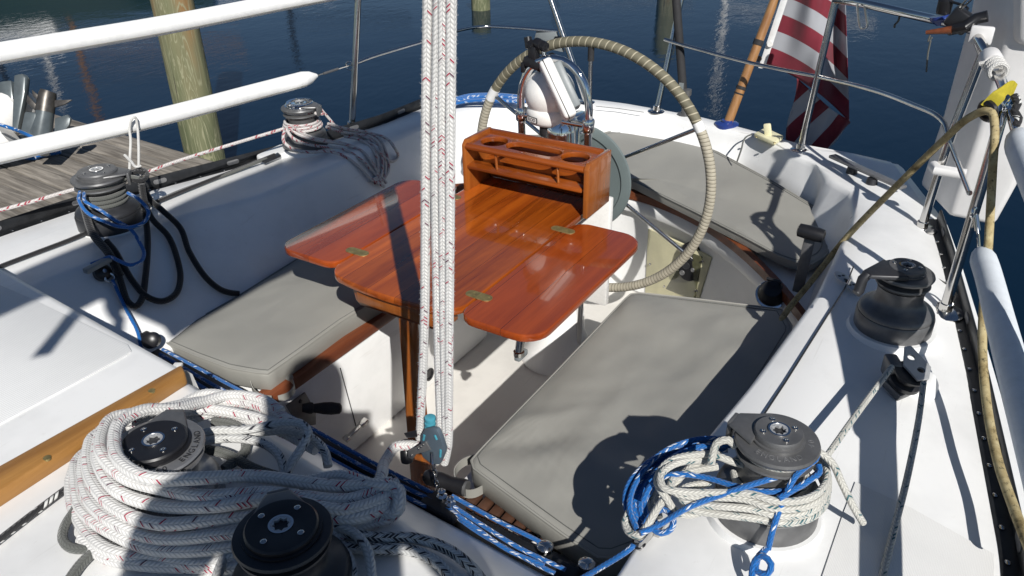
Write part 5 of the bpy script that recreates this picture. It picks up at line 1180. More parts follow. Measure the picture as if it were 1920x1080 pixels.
# black braid on the left deck leading into a white fairlead box
rope('deck_rope', [P(-30, 512, .662), P(7, 497, .663), P(75, 471, .664), P(140, 446, .665), P(215, 412, .665), P(300, 376, .665), P(380, 343, .663), P(450, 316, .66), P(515, 290, .672)], .0072, 'rope_black', 'black braid lying along the left deck into the white fairlead', 'rope')
rope('deck_rope', [P(270, 388, .662), P(340, 357, .662), P(430, 325, .66), P(500, 297, .668)], .0060, 'rope_charcoal', 'charcoal braid lying beside the black braid on the left deck', 'rope')
fl_ = thing('fairlead_box', 'white moulded fairlead box with a dark slot, beside the far left winch', 'fairlead', P(508, 300, .63))
fq = [P(482, 305, .63), P(500, 316, .63), P(540, 300, .63), P(530, 283, .63)]
m = MB(); m.prism_pts(fq, [p + Vector((0, 0, .035)) for p in fq]); m.build('housing', MAT['gel'], fl_, bevel=.010, seg=3)
fq = [P(490, 301, .667), P(497, 304, .667), P(527, 291, .667), P(521, 286, .667)]
m = MB(); m.prism_pts([p + Vector((0, 0, -.006)) for p in fq], [p + Vector((0, 0, .001)) for p in fq]); m.build('slot', MAT['winch_dark'], fl_, bevel=.001)
# ================================================================== LIFELINES, STANCHIONS, PUSHPIT
def base_plate(c, parent, r=.042):
    m = MB(); m.lathe([(r, 0), (r, .004), (r * .92, .007), (.018, .010), (.017, .03)], Matrix.Translation(c), 28); b_ = m.build('base_plate', MAT['steel'], parent)
    for k in range(3):
        a = RAD(30 + 120 * k); m = MB(); m.lathe([(.0055, .0065), (.005, .009), (.001, .0095)], Matrix.Translation(Vector(c) + Vector((r * .68 * math.cos(a), r * .68 * math.sin(a), 0))), 10); m.build('base_screw', MAT['winch'], b_)
TR = .0135
pp = thing('stern_pulpit', 'stainless steel tube pulpit railing round the stern, with two rails and uprights', 'pulpit', P(1231, 210, .63))
def tubeobj(name, pts, r, parent, mat='steel', sm=True, n=14):
    m = MB(); m.tube(spline(pts, .03) if sm else pts, r, n); return m.build(name, MAT[mat], parent)
# left upright
LB = P(660, 240, .63); LT = PX(671.5, 0, LB.x + .06); LT2 = LB + (LT - LB) * 1.15
tubeobj('upright', [LB, LT2], TR, pp, sm=False); base_plate(LB, pp)
# centre upright, right-of-centre upright and flag-side upright
CB = P(1100, 193, .625); CT = PX(1033, 0, 3.50); tubeobj('upright', [CB, CT + (CT - CB) * .12], TR, pp, sm=False); base_plate(CB, pp)
RB = P(1231, 210, .625); RT = PX(1268, 40, RB.x + .10); tubeobj('upright', [RB, RB + (RT - RB) * 1.6], TR, pp, sm=False); base_plate(RB, pp)
SB = P(1500, 283, .62); ST = PX(1567, 0, SB.x + .03); tubeobj('upright', [SB, ST], TR, pp, sm=False); base_plate(SB, pp)
R2B = P(1727, 431, .625); r2 = [PX(1727, 431, R2B.x), PX(1779, 267, R2B.x + .01), PX(1816, 170, R2B.x + .02), PX(1843, 100, R2B.x + .02)]
tubeobj('upright', r2, TR, pp); base_plate(R2B, pp, .048)
# rails
tubeobj('mid_rail', [PX(661, 121, LB.x + .03), PX(700, 106, 2.75), PX(800, 76, 3.05), PX(860, 57, 3.25), PX(905, 50, 3.40), PX(950, 51, 3.45), PX(1046, 58, 3.50)], .0075, pp)
tubeobj('mid_rail', [PX(1246, 74, 3.52), PX(1293, 88, 3.5), PX(1420, 121, 3.42), PX(1535, 144, 3.31), PX(1640, 170, 3.12), PX(1715, 198, 2.95), PX(1755, 216, 2.86), PX(1771, 232, 2.82), PX(1778, 262, 2.75)], .0080, pp)
tubeobj('top_rail', [ST, ST + (ST - SB).normalized() * .0, PX(1600, 3, SB.x - .05), PX(1700, 25, 3.1), PX(1800, 48, 2.88), PX(1843, 62, 2.78)], .0150, pp)
tubeobj('top_rail', [PX(1843, 100, R2B.x + .02), PX(1830, 66, 2.72), PX(1850, 100, 2.6), PX(1872, 140, 2.45), PX(1884, 175, 2.32), PX(1881, 205, 2.24), P(1770, 585, .63)], TR, pp)
R1B = P(1770, 586, .628); base_plate(R1B, pp, .05)
tubeobj('gate_brace', [PX(1781, 268, R2B.x + .0), PX(1818, 362, R1B.x + .02)], .007, pp, sm=False)
m = MB(); m.tube(spline([R1B + Vector((.02, -.012, .01)), R1B + Vector((.022, -.014, .06)), R1B + Vector((.012, -.008, .075))], .01), .004, 8); m.build('base_loop', MAT['steel'], pp)
tubeobj('u_hook', [PX(1607, 8, 3.2), PX(1613, 50, 3.2), PX(1616, 53, 3.2), PX(1624, 51, 3.2), PX(1626, 47, 3.2), PX(1621, 10, 3.2)], .0045, pp)
black_pole = thing('antenna_pole', 'black foam-sleeved pole standing on a steel foot at the stern', 'pole', P(1284, 215, .625))
bp0, bp1 = P(1284, 216, .625), PX(1268, 0, 3.56)
m = MB(); m.tube([bp0.lerp(bp1, .12), bp1 + (bp1 - bp0) * .3], .019, 14); m.build('foam_sleeve', MAT['foam'], black_pole)
m = MB(); m.lathe([(.04, 0), (.04, .006), (.018, .012), (.016, .09), (.021, .095), (.021, .12)], Matrix.Translation(bp0), 20); m.build('foot', MAT['winch'], black_pole)
m = MB(); m.box(bp0.lerp(bp1, .25) + Vector((-.02, -.0, 0)), (.004, .022, .05)); m.build('tag', MAT['grey_cover'], black_pole)
m = MB(); m.lathe([(.008, -.03), (.008, .03)], frame(bp0.lerp(bp1, .22), (0, 1, 0)), 10); m.build('clamp_bolt', MAT['steel'], black_pole)
gp = thing('grey_panel', 'small flat grey panel fixed on the centre upright of the stern railing', 'panel', PX(1030, 78, 3.50))
gq = [PX(1005, 57, 3.49), PX(1042, 62, 3.49), PX(1062, 98, 3.49), PX(1002, 74, 3.49)]
gq = [PX(1006, 56, 3.49), PX(1041, 60, 3.49), PX(1056, 98, 3.49), PX(1026, 92, 3.49), PX(1002, 72, 3.49)]
m = MB(); m.prism_pts(gq, [p + Vector((.02, 0, 0)) for p in gq]); m.build('board', MAT['grey_cover'], gp, bevel=.002)
m = MB(); c = PX(1047, 72, 3.495); m.box(c + Vector((.0, 0, 0)), (.03, .03, .02)); m.build('clamp', MAT['black'], gp, bevel=.003)
# left lifelines in white covers
G9 = 'white padded lifelines'
def lifeline(name, pts, r, lab, mat='sock', taper=True):
    t = thing('lifeline', lab, 'lifeline', pts[0], G9)
    Q = spline(pts, .04); n = len(Q); rs = [r] * n
    if taper:
        rs[-1] = r * .25; rs[-2] = r * .8
    m = MB(); m.tube(Q, rs, 14, flat=1.12); m.build('padded_cover', MAT[mat], t)
    m = MB(); m.tube([q + Vector((0, -r * .80, -r * .66)) for q in Q[:-2]], .0022, 5); m.build('seam', MAT['vinyl'], t)
    return t
a0, a1 = P(0, 100, 1.20), P(560, -2, 1.20)
L1 = lifeline('u', [a0 + (a0 - a1) * .8, a0, a0.lerp(a1, .5) - Vector((0, 0, .006)), a1, a1 + (a1 - a0) * .35], .030, 'upper white padded lifeline crossing the top left of the picture', taper=False)
b0_, b1_ = P(0, 289, .905), P(594, 142, .905)
bm_ = P(290, 222, .905)
L2 = lifeline('l', [b0_ + (b0_ - bm_) * 1.6, b0_, bm_, P(480, 172, .905), b1_], .029, 'lower white padded lifeline, ending in a tapered tip over the water')
m = MB(); m.tube([b1_, P(625, 132, .91), PX(661, 121, LB.x + .03)], .0028, 6); m.build('wire', MAT['steel'], L2)
m = MB(); m.tube([P(607, 138, .907), P(634, 129, .912)], .0055, 8); m.build('wire_terminal', MAT['winch'], L2)
m = MB(); ct = PX(661, 124, LB.x + .03); m.tube(circle(ct + Vector((0, .015, 0)), .018, (1, .4, 0), 16), .0035, 8, closed=True); m.build('ring', MAT['steel'], L2)
# white tie cord on the lower lifeline
tcx = P(255, 232, .905)
rope('tie_cord', [P(243, 320, .80), P(244, 290, .83), P(245, 262, .87), P(243, 240, .905), P(248, 222, .938), P(254, 220, .938), P(258, 240, .90), P(260, 275, .86), P(260, 312, .81), P(259, 335, .79)], .0046, 'rope_tie', 'white cord looped over the lower padded lifeline and knotted above the dark winch', 'cord')
rope('tie_cord', [P(234, 291, .835), P(246, 303, .83), P(256, 313, .83), P(264, 311, .83)], .0048, 'rope_tie', 'short white cord end sticking out of the knot above the dark winch', 'cord')
# tail bundle beside the dark winch head
rope('rope_bundle', [P(236, 330, .81), P(250, 322, .815), P(268, 318, .815), P(276, 328, .81), P(268, 338, .805), P(252, 338, .805), P(246, 328, .81), P(258, 322, .82), P(272, 324, .815)], .0075, 'rope_black', 'knot of black braid tied under the white cord', 'rope')
# right lifelines
l0, l1 = P(1848, 500, .90), P(1925, 790, .90)
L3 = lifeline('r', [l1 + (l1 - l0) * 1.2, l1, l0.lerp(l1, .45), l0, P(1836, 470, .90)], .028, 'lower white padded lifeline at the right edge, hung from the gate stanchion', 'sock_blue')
m = MB(); m.tube([P(1836, 470, .90), PX(1834, 440, 2.18), PX(1829, 405, 2.2), PX(1838, 370, 2.21)], .004, 8); m.build('wire', MAT['steel'], L3)
m = MB(); m.tube([PX(1833, 432, 2.19), PX(1829, 402, 2.2)], .0075, 10); m.build('turnbuckle', MAT['steel'], L3)
m = MB(); m.tube(circle(PX(1828, 398, 2.2), .014, (.5, 1, 0), 16), .004, 8, closed=True); m.build('shackle', MAT['chrome'], L3)
u0, u1 = PX(1903, 248, 2.2), PX(1945, 345, 1.95)
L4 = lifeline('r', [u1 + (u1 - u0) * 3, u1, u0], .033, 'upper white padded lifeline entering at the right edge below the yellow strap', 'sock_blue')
m = MB(); m.tube([u0, PX(1893, 210, 2.22), PX(1884, 190, 2.24)], .009, 10); m.build('turnbuckle', MAT['chrome'], L4)
m = MB(); m.tube(circle(PX(1890, 198, 2.23), .016, (.3, 1, .2), 18), .0045, 8, closed=True); m.build('shackle', MAT['chrome'], L4)
rope('lashing', [PX(1902, 180, 2.2), PX(1908, 195, 2.18), PX(1902, 208, 2.17), PX(1910, 222, 2.16), PX(1905, 235, 2.15)], .009, 'rope_blackwhite', 'black lashing with white flecks beside the shiny shackle on the gate rail', 'rope')
# yellow webbing and stained rope
yl = thing('webbing_strap', 'yellow webbing strap looped over the right gate rail', 'strap', PX(1870, 185, 2.25))
strap([PX(1850, 203, 2.2), PX(1862, 190, 2.2), PX(1878, 175, 2.2), PX(1892, 164, 2.22), PX(1902, 170, 2.26)], .032, 'yellow', yl, 'webbing')
m = MB(); q = PX(1852, 208, 2.205); m.tube(circle(q, .020, (1, -.8, .3), 16), .009, 8, closed=True); m.build('black_seizing', MAT['black'], yl)
rope('dock_line', [P(1440, 640, .445), P(1478, 580, .47), P(1515, 535, .50), P(1552, 488, .56), PX(1590, 442, 2.50), PX(1700, 330, 2.36), PX(1770, 262, 2.28), PX(1815, 222, 2.22), PX(1848, 208, 2.19), PX(1860, 212, 2.18), PX(1865, 240, 2.16), PX(1861, 320, 2.10), PX(1852, 480, 2.0), PX(1842, 620, 1.86), PX(1848, 740, 1.70), PX(1870, 860, 1.52), PX(1900, 950, 1.40), PX(1935, 1040, 1.28)], .0096, 'rope_old', 'stained yellowish mooring rope hanging from the yellow strap over the right deck', 'rope', n=12)
rope('thin_cord', [P(1640, 395, .635), P(1670, 430, .632), P(1692, 470, .632), P(1730, 505, .63), P(1775, 532, .63)], .0022, 'rope_charcoal', 'thin dark cord lying across the right side deck', 'cord', n=6)
# white case on the rail
cs = thing('rail_case', 'tall white plastic case strapped to the outside of the stern rail at the right edge', 'case', PX(1800, 400, 2.6))
fw = [PX(a, b, 2.86) for a, b in ((1778, 406), (1864, 424), (1905, 350), (1958, 200), (1985, -60), (1914, -60), (1886, 70), (1829, 262))]
m = MB(); m.prism_pts(fw, [p + Vector((.24, .125 if i in (0, 5, 6, 7) else 0.0, .0)) for i, p in enumerate(fw)]); m.build('body', MAT['white_case'], cs, bevel=.018, seg=3)
fw = [PX(a, b, 2.83) for a, b in ((1908, 86), (1965, 92), (2010, -90), (1915, -90))]
m = MB(); m.prism_pts(fw, [p + Vector((.32, .15 if i in (0, 3) else .02, .0)) for i, p in enumerate(fw)]); m.build('lid', MAT['white_case'], cs, bevel=.022, seg=3)
for z_ in (.17,):
    m = MB(); q = PX(1780, 316, R2B.x); m.tube([q + Vector((-.03, -.05, 0)), q + Vector((-.03, .035, 0)), q + Vector((.0, .045, 0))], .017, 12); m.build('rail_clamp', MAT['white_case'], cs)
m = MB(); q = PX(1858, 112, 2.55); m.lathe([(.024, -.03), (.028, -.02), (.028, .02), (.024, .03)], frame(q, (PX(1872, 140, 2.45) - PX(1850, 100, 2.6)).normalized()), 18); m.build('rail_clamp', MAT['white_case'], cs)
for k in range(3):
    q = PX(1866 + k * 3, 124 + k * 5, 2.5 - k * .03); m = MB(); m.tube(circle(q, .021, (PX(1872, 140, 2.45) - PX(1850, 100, 2.6)).normalized(), 18), .006, 8, closed=True); m.build('lashing', MAT['rope_tie'], cs)
m = MB(); m.tube([PX(1868, 122, 2.5), PX(1845, 118, 2.5), PX(1836, 120, 2.5)], .006, 8); m.build('lashing_end', MAT['rope_tie'], cs)
m = MB(); q = PX(1838, 70, 2.66); m.box(q + Vector((.03, .0, 0)), (.02, .06, .05)); m.build('bracket', MAT['white_case'], cs, bevel=.006)
rh = thing('rail_clamp_arm', 'black clamp with a brown lever at the end of the top stern rail', 'clamp', PX(1795, 45, 2.88))
m = MB(); q = PX(1800, 38, 2.86); m.box(q, (.05, .07, .06), Matrix.Rotation(.5, 3, 'X')); m.build('clamp_body', MAT['black'], rh, bevel=.008)
m = MB(); m.tube([PX(1780, 56, 2.84), PX(1812, 50, 2.82), PX(1830, 35, 2.84), PX(1852, 30, 2.84)], .017, 12); m.build('arm', MAT['black'], rh)
m = MB(); m.tube([PX(1736, 61, 2.82), PX(1784, 56, 2.82)], [.006, .012], 10); m.build('lever', MAT['teak_trim'], rh)
m = MB(); m.lathe([(.02, 0), (.022, .01), (.022, .04), (.016, .045)], frame(PX(1768, 26, 2.95), (0, 0, 1)), 18); m.build('knob', MAT['black'], rh)
m = MB(); m.lathe([(.012, 0), (.03, .02), (.03, .03)], frame(PX(1764, 47, 2.95), (0, .3, 1)), 18); m.build('cup', MAT['blue_socket'], rh)
m = MB(); m.tube(spline([PX(1760, -2, 2.95), PX(1800, 8, 2.92), PX(1815, 16, 2.9), PX(1806, 26, 2.9)], .02), .004, 8); m.build('cable', MAT['black'], rh)
m = MB(); m.tube(spline([PX(1744, 66, 2.82), PX(1740, 78, 2.82), PX(1748, 70, 2.82)], .01), .003, 6); m.tube(spline([PX(1745, 76, 2.82), PX(1740, 100, 2.82), PX(1737, 135, 2.82)], .02), .0028, 6); m.build('trip_cord', MAT['rope_charcoal'], rh)
for a, b in (((1788, 26), (1815, -4)), ((1795, 24), (1825, -4))):
    m = MB(); m.tube([PX(*a, 2.86), PX(*b, 2.83)], .003, 6); m.build('stay_wire', MAT['steel'], rh)
rope('pendant', [PX(1688, 24, 3.12), PX(1684, 40, 3.12), PX(1678, 46, 3.12), PX(1677, 52, 3.12)], .004, 'rope_charcoal', 'short cord with a small clip hanging from the top stern rail', 'cord', n=6)
# flagstaff, flag, cleat, stern rope
fs = thing('flagstaff', 'wooden flagstaff with dark bands in a blue-rimmed stern socket', 'flagstaff', P(1362, 237, .62))
f0, f1 = P(1362, 238, .62), PX(1452, 0, 3.62)
m = MB(); m.tube([f0, f1 + (f1 - f0) * .55], [.0205, .018], 18); m.build('staff', MAT['pole_wood'], fs)
m = MB(); m.lathe([(.052, -.03), (.052, .017), (.04, .021), (.024, .024), (.024, .032)], Matrix.Translation(f0), 28); m.build('socket', MAT['blue_socket'], fs)
for t in (.10, .155, .33, .395):
    pass
for (a, b, w_) in ((1385, 173, .006), (1391, 162, .014), (1421, 77, .022)):
    q = PX(a, b, f0.x + (f1.x - f0.x) * .4); u = (238 - b) / 238.0; c = f0.lerp(f1, u); d = (f1 - f0).normalized(); m = MB(); m.tube([c - d * w_ * .5, c + d * w_ * .5], .0222, 18); m.build('dark_band', MAT['foam'], fs)
fl = thing('flag', 'faded red and white striped flag hanging in folds from the wooden flagstaff', 'flag', PX(1424, 115, 3.6))
def fgrid(rows, uvf, name):
    nr, nc = len(rows), len(rows[0]); m = MB(); fs_, uv = [], []
    vs = [p for r in rows for p in r]
    for i in range(nr - 1):
        for k in range(nc - 1):
            fs_.append((i * nc + k, i * nc + k + 1, (i + 1) * nc + k + 1, (i + 1) * nc + k)); uv.append([uvf(i, k), uvf(i, k + 1), uvf(i + 1, k + 1), uvf(i + 1, k)])
    m.add(vs, fs_, uv); o = m.build(name, MAT['flag'], fl, ang=180)
    md = o.modifiers.new('thick', 'SOLIDIFY'); md.thickness = .002
    return o
def bez(t, pts):
    pts = resample([Vector((p[0], p[1], 0)) for p in pts], 40); return pts[min(39, int(t * 39))].lerp(pts[min(39, int(t * 39) + 1)], t * 39 - int(t * 39))
NRow, NCol = 45, 30
rows = []
for i in range(NRow):
    v = i / (NRow - 1) * 7.0                          # stripes counted from the bottom of the flag
    h = Vector((1430 + v * 10.2, 118 - v * 31.0, 0))  # at the hoist
    e = Vector((1592 - max(0, v - 1) * 1.4, 228 - v * 40.0, 0))
    row = []
    for k in range(NCol):
        u = k / (NCol - 1)
        px = h.x + (e.x - h.x) * (u ** .92); py = h.y + (e.y - h.y) * (.55 * u + .45 * u * u)
        fold = .06 * math.sin(u * 8.5 + v * .35) * u + .022 * math.sin(u * 19 - v * .6) * u + .06 * max(0, u - .66) * (1 if u > .66 else 0) * 3
        row.append(PX(px, py, 3.60 + fold))
    rows.append(row)
fgrid(rows, lambda i, k: (k / NCol * .5, i / (NRow - 1) * 7.0 / 13.0 + .0005), 'cloth')
rows = []
TL, TR_, BR, BM, BL = (1494, 146), (1591, 222), (1591, 236), (1545, 287), (1474, 262)
for i in range(24):
    t = i / 23; row = []
    for k in range(24):
        u = k / 23
        top = Vector((TL[0] + (TR_[0] - TL[0]) * u, TL[1] + (TR_[1] - TL[1]) * u + 8 * math.sin(u * 3.1), 0))
        bt = bez(u, [BL, (1510, 276), BM, (1570, 262), BR])
        q = top.lerp(Vector((bt.x, bt.y, 0)), t); row.append(PX(q.x + 3 * math.sin(t * 6 + u * 5), q.y, 3.595 + .05 * math.sin(u * 5 + t * 3) * .55 + .012 * math.sin(u * 17 + t * 5)))
    rows.append(row)
def fuv(i, k):
    t, u = i / 23, k / 23; top = (TL[0] + (TR_[0] - TL[0]) * u, TL[1] + (TR_[1] - TL[1]) * u); bt = bez(u, [BL, (1510, 276), BM, (1570, 262), BR])
    x = top[0] + (bt.x - top[0]) * t; y = top[1] + (bt.y - top[1]) * t
    c = ((x - 1494) * 130 + (y - 146) * 120) / (4580.0 * 1.0)
    return (u * .3, max(0.0005, (c + .0) / 13.0))
fgrid(rows, fuv, 'cloth_fold')
m = MB(); hp = [PX(1424 + v * 10.2, 121 - v * 31.0, 3.597) for v in np.linspace(-.2, 5, 12)]; hq = [p + Vector((0, -.028, .003)) for p in hp]
m.grid([hp, [p + Vector((-.003, -.014, 0)) for p in hp], hq]); hs = m.build('hoist_band', MAT['sock'], fl)
for a, b in ((1423, 110), (1444, 83)):
    m = MB(); m.lathe([(.012, -.004), (.013, 0), (.012, .004)], frame(PX(a, b, 3.59), (-1, 0, .2)), 16); m.build('hoist_clip', MAT['white_plastic'] if a > 1430 else MAT['black'], fl)
clt = thing('deck_cleat', 'cream plastic cleat block with an upright tab on the stern coaming', 'cleat', P(1440, 262, .62))
cq = [P(1413, 257, .64), P(1434, 246, .64), P(1468, 262, .64), P(1452, 274, .64)]
m = MB(); m.prism_pts(cq, [p + Vector((0, 0, .018)) for p in cq]); m.build('plate', MAT['cream_plastic'], clt, bevel=.004)
m = MB(); q = P(1438, 258, .645); m.box(q + Vector((0, 0, .028)), (.016, .03, .065), Matrix.Rotation(-.25, 3, 'X')); m.build('tab', MAT['cream_plastic'], clt, bevel=.006)
for a, b in ((1418, 257), (1452, 268)):
    m = MB(); m.lathe([(.006, 0), (.005, .002), (.001, .002)], Matrix.Translation(P(a, b, .6585)), 10); m.build('screw', MAT['bronze'], clt)
rope('cord', [P(1410, 252, .645), P(1400, 256, .64), P(1395, 262, .63), PX(1390, 280, 3.22), PX(1382, 303, 3.20)], .0035, 'rope_charcoal', 'thin dark cord hanging from the cream cleat over the stern coaming', 'cord', n=6)
# coil of blue line on the left quarter
random.seed(3)
for k in range(9):
    y0 = 178 + k * 1.6; sh_ = random.uniform(-6, 6)
    rope('blue_coil', [P(852 + sh_, y0 + 8 - (k % 3), .645 + .006 * (k % 4)), P(880, y0 + random.uniform(-1, 1), .65 + .007 * (k % 4)), P(930, y0 - 1 + random.uniform(-1.5, 1.5), .65 + .007 * (k % 4)), P(985 + sh_, y0 + 3, .645)], .0075, 'rope_blue', 'blue line coiled flat on the left quarter behind the wheel', 'rope', 'strands of blue line on the left quarter', n=7, step=.03)
qt = thing('quarter_rail', 'short raised alloy rail on two small posts at the right quarter', 'rail', P(1640, 335, .63))
ra, rb = P(1560, 292, .665), P(1694, 352, .665)
m = MB(); d = (rb - ra).normalized(); M = Matrix((d, Vector((-d.y, d.x, 0)), Vector((0, 0, 1)))).transposed(); m.box((ra + rb) / 2, ((rb - ra).length, .035, .012), M); m.build('bar', MAT['winch_light'], qt, bevel=.003)
for a, b in ((1598, 318), (1635, 340)):
    m = MB(); q = P(a, b, .645); m.lathe([(.022, -.02), (.018, .012)], Matrix.Translation(q), 16); m.build('post', MAT['winch_dark'], qt)
# ================================================================== OUTBOARD AND DINGHY ON THE DOCK
D = 4.75
mot = thing('outboard_motor', 'grey tilted outboard motor leg with a bare propeller, over the dock at the left edge', 'outboard motor', PC(75, 260, D))
def poly(pts, dep, th, name, mat, parent, bevel=.006):
    f_ = [PC(a, b, dep) for a, b in pts]; d = Vector(ROT @ np.array([0, 0, 1.0])) * th; m = MB(); m.prism_pts([p - d * .5 for p in f_], [p + d * .5 for p in f_]); return m.build(name, MAT[mat], parent, bevel=bevel)
poly([(30, 142), (46, 139), (54, 146), (50, 180), (38, 245), (26, 246), (28, 190)], D, .05, 'leg_fairing', 'motor', mot, .012)
poly([(3, 155), (27, 152), (30, 190), (22, 210), (0, 190), (0, 175)], D + .03, .06, 'cavitation_plate', 'motor', mot, .012)
m = MB(); m.tube([PC(88, 176, D), PC(84, 212, D), PC(76, 260, D - .02), PC(70, 285, D - .04)], [.044, .050, .060, .062], 22); m.build('gearcase', MAT['motor'], mot)
m = MB(); m.tube([PC(91, 171, D), PC(89, 178, D), PC(84, 210, D)], [.043, .048, .052], 22); m.build('propeller_hub', MAT['motor_bare'], mot)
for pts in ([(72, 178), (60, 168), (62, 180), (74, 192)], [(103, 188), (136, 187), (122, 196), (103, 202)], [(52, 178), (72, 200), (64, 206), (50, 192)]):
    poly(pts, D - .02, .012, 'propeller_blade', 'motor_bare', mot, .003)
poly([(50, 210), (72, 212), (70, 262), (40, 258)], D - .03, .05, 'leg_lower', 'motor', mot, .012)
poly([(104, 222), (128, 215), (134, 222), (131, 235), (118, 252), (103, 250)], D - .01, .02, 'skeg', 'motor', mot, .006)
dg = thing('dinghy', 'white inflatable dinghy lying on the dock at the left edge', 'dinghy', PC(0, 250, D + .2))
m = MB(); m.tube(spline([PC(-160, 245, D + .1), PC(-60, 235, D + .1), PC(0, 222, D + .1), PC(22, 206, D + .1), PC(30, 200, D + .15)], .1), [.17] * 0 or .13, 20); m.build('side_tube', MAT['dinghy'], dg)
m = MB(); m.tube(spline([PC(-160, 290, D), PC(-60, 285, D), PC(0, 268, D), PC(20, 255, D)], .1), .085, 18); m.build('lower_tube', MAT['dinghy'], dg)
rope('dock_rope', [PC(-20, 228, D - .25), PC(20, 240, D - .2), PC(50, 252, D - .12), PC(70, 262, D - .1)], .011, 'rope_blue', 'blue rope stretched from the dinghy to the outboard motor', 'rope', n=8, step=.04)
rope('dock_rope', [P(48, 296, zd + .014), P(62, 297, zd + .016), P(80, 292, zd + .014), P(98, 288, zd + .014), P(112, 286, zd + .02), P(104, 281, zd + .02), P(88, 287, zd + .03), P(66, 294, zd + .03)], .012, 'rope_blue', 'blue rope end coiled on the dock planks', 'rope', n=8, step=.03)
# ================================================================== BOOM, SAIL COVER AND THE PHOTOGRAPHER (all outside the frame, their shadows fall in it)
bo = thing('boom', 'boom with the mainsail flaked along it above the cockpit', 'boom', (1.4, .78, 2.2))
m = MB(); m.tube([Vector((-3.2, .78, 2.16)), Vector((1.42, .78, 2.16))], .055, 16); m.build('spar', MAT['winch_light'], bo)
m = MB(); pts = spline([Vector((-3.2, .78, 2.27)), Vector((-1, .78, 2.25)), Vector((.6, .78, 2.25)), Vector((1.42, .78, 2.25))], .1)
m.tube(pts, [.105 + .005 * math.sin(i * .9) for i in range(len(pts))], 20); m.build('sail_cover', MAT['sail'], bo)
m = MB(); hx0 = lambda t, z: (.14 + (1.45 - .14) * t) if z < 1.75 else (-.34 + (1.45 + .34) * t)
m.grid([[Vector((hx0(t, 1.6), .86 + .012 * math.sin(t * 11), 1.665 + .010 * math.sin(t * 7))), Vector((hx0(t, 1.6), .895, 1.70)), Vector((hx0(t, 2.2), .90, 2.25)), Vector((hx0(t, 2.2), .82, 2.25)), Vector((hx0(t, 1.6), .835, 1.70))] for t in np.linspace(0, 1, 24)], close=True); m.build('added_shade_fold', MAT['sail'], bo)  # unseen fold added below the boom to cast shade on the left seat back
strap([Vector((-.13, .80, 2.14)), Vector((-.14, .80, 2.02)), Vector((-.10, .81, 1.92)), Vector((-.15, .82, 1.76))], .05, 'sock', bo, 'hanging_strap')
bo.location = Vector(bo.location) - SUN * .8          # everything slides up the sun's rays: the shadow stays, the headroom grows
m = MB(); m.lathe([(.03, -.05), (.05, 0), (.03, .05)], frame((1.1, .70, 2.33), (0, 1, 0)), 20); m.build('sheet_block', MAT['grey_plastic'], bo)
m = MB(); m.tube([Vector((1.1, .70, 2.36)), Vector((.95, .36, 2.64))], .01, 8); m.build('strop', MAT['rope_black'], bo)
ph_ = thing('person', 'person in a dark shirt standing on the cabin top holding up a phone', 'person', (-.26, -.14, .722))
def skin(name, verts, edges, radii, mat, parent, root=0, lv=2):
    me = bpy.data.meshes.new(name); me.from_pydata(verts, edges, []); me.materials.append(mat); o = bpy.data.objects.new(name, me); COL.objects.link(o)
    md = o.modifiers.new('skin', 'SKIN'); 
    for i, r in enumerate(radii): me.skin_vertices[0].data[i].radius = (r, r) if not hasattr(r, '__len__') else r
    me.skin_vertices[0].data[root].use_root = True
    s2 = o.modifiers.new('sub', 'SUBSURF'); s2.levels = lv; s2.render_levels = lv
    o.parent = parent; o.matrix_parent_inverse = Matrix.Translation(parent.location).inverted(); return o
F_ = Vector((.845, .534, 0)); S_ = Vector((-.534, .845, 0)); cB = Vector((-.30, -.18, 0))
def bp(f, s_, z): v = cB + F_ * f + S_ * s_; return (v.x, v.y, z)
V = [bp(-.06, 0, 1.38), bp(-.05, 0, 1.55), bp(-.02, 0, 1.78), bp(0, 0, 1.93), bp(.06, .01, 2.02), bp(.14, .02, 2.12), bp(.15, .02, 2.21),
     bp(-.02, .20, 1.92), bp(.02, .30, 1.68), (-.12, .085, 1.78), (-.062, .052, 1.812),
     bp(-.02, -.20, 1.92), bp(.05, -.27, 1.68), (-.06, -.14, 1.78), (.003, -.084, 1.815),
     bp(-.06, .10, 1.30), bp(-.03, .11, 1.02), bp(-.06, .12, .80), bp(.04, .13, .745),
     bp(-.06, -.10, 1.30), bp(-.03, -.11, 1.02), bp(-.06, -.12, .80), bp(.04, -.13, .745)]
E_ = [(0, 1), (1, 2), (2, 3), (3, 4), (4, 5), (5, 6), (3, 7), (7, 8), (8, 9), (9, 10), (3, 11), (11, 12), (12, 13), (13, 14), (0, 15), (15, 16), (16, 17), (17, 18), (0, 19), (19, 20), (20, 21), (21, 22)]
Rr = [.14, .14, .17, .11, .06, .10, .075, .075, .055, .04, .03, .07, .045, .035, .03, .09, .06, .045, .035, .09, .06, .045, .035]
skin('body', V, E_, Rr, MAT['cloth'], ph_)
vd = Vector(ROT @ np.array([0, 0, 1.0])); vr = Vector(ROT @ np.array([1.0, 0, 0])); vu = -Vector(ROT @ np.array([0, 1.0, 0]))
m = MB(); m.box(Vector(CAM) - vd * .012, (.15, .075, .009), Matrix((vr, vu, vd)).transposed()); phone = m.build('phone', MAT['black'], None, bevel=.003); tag(phone, 'black phone held up in both hands of the person', 'phone')
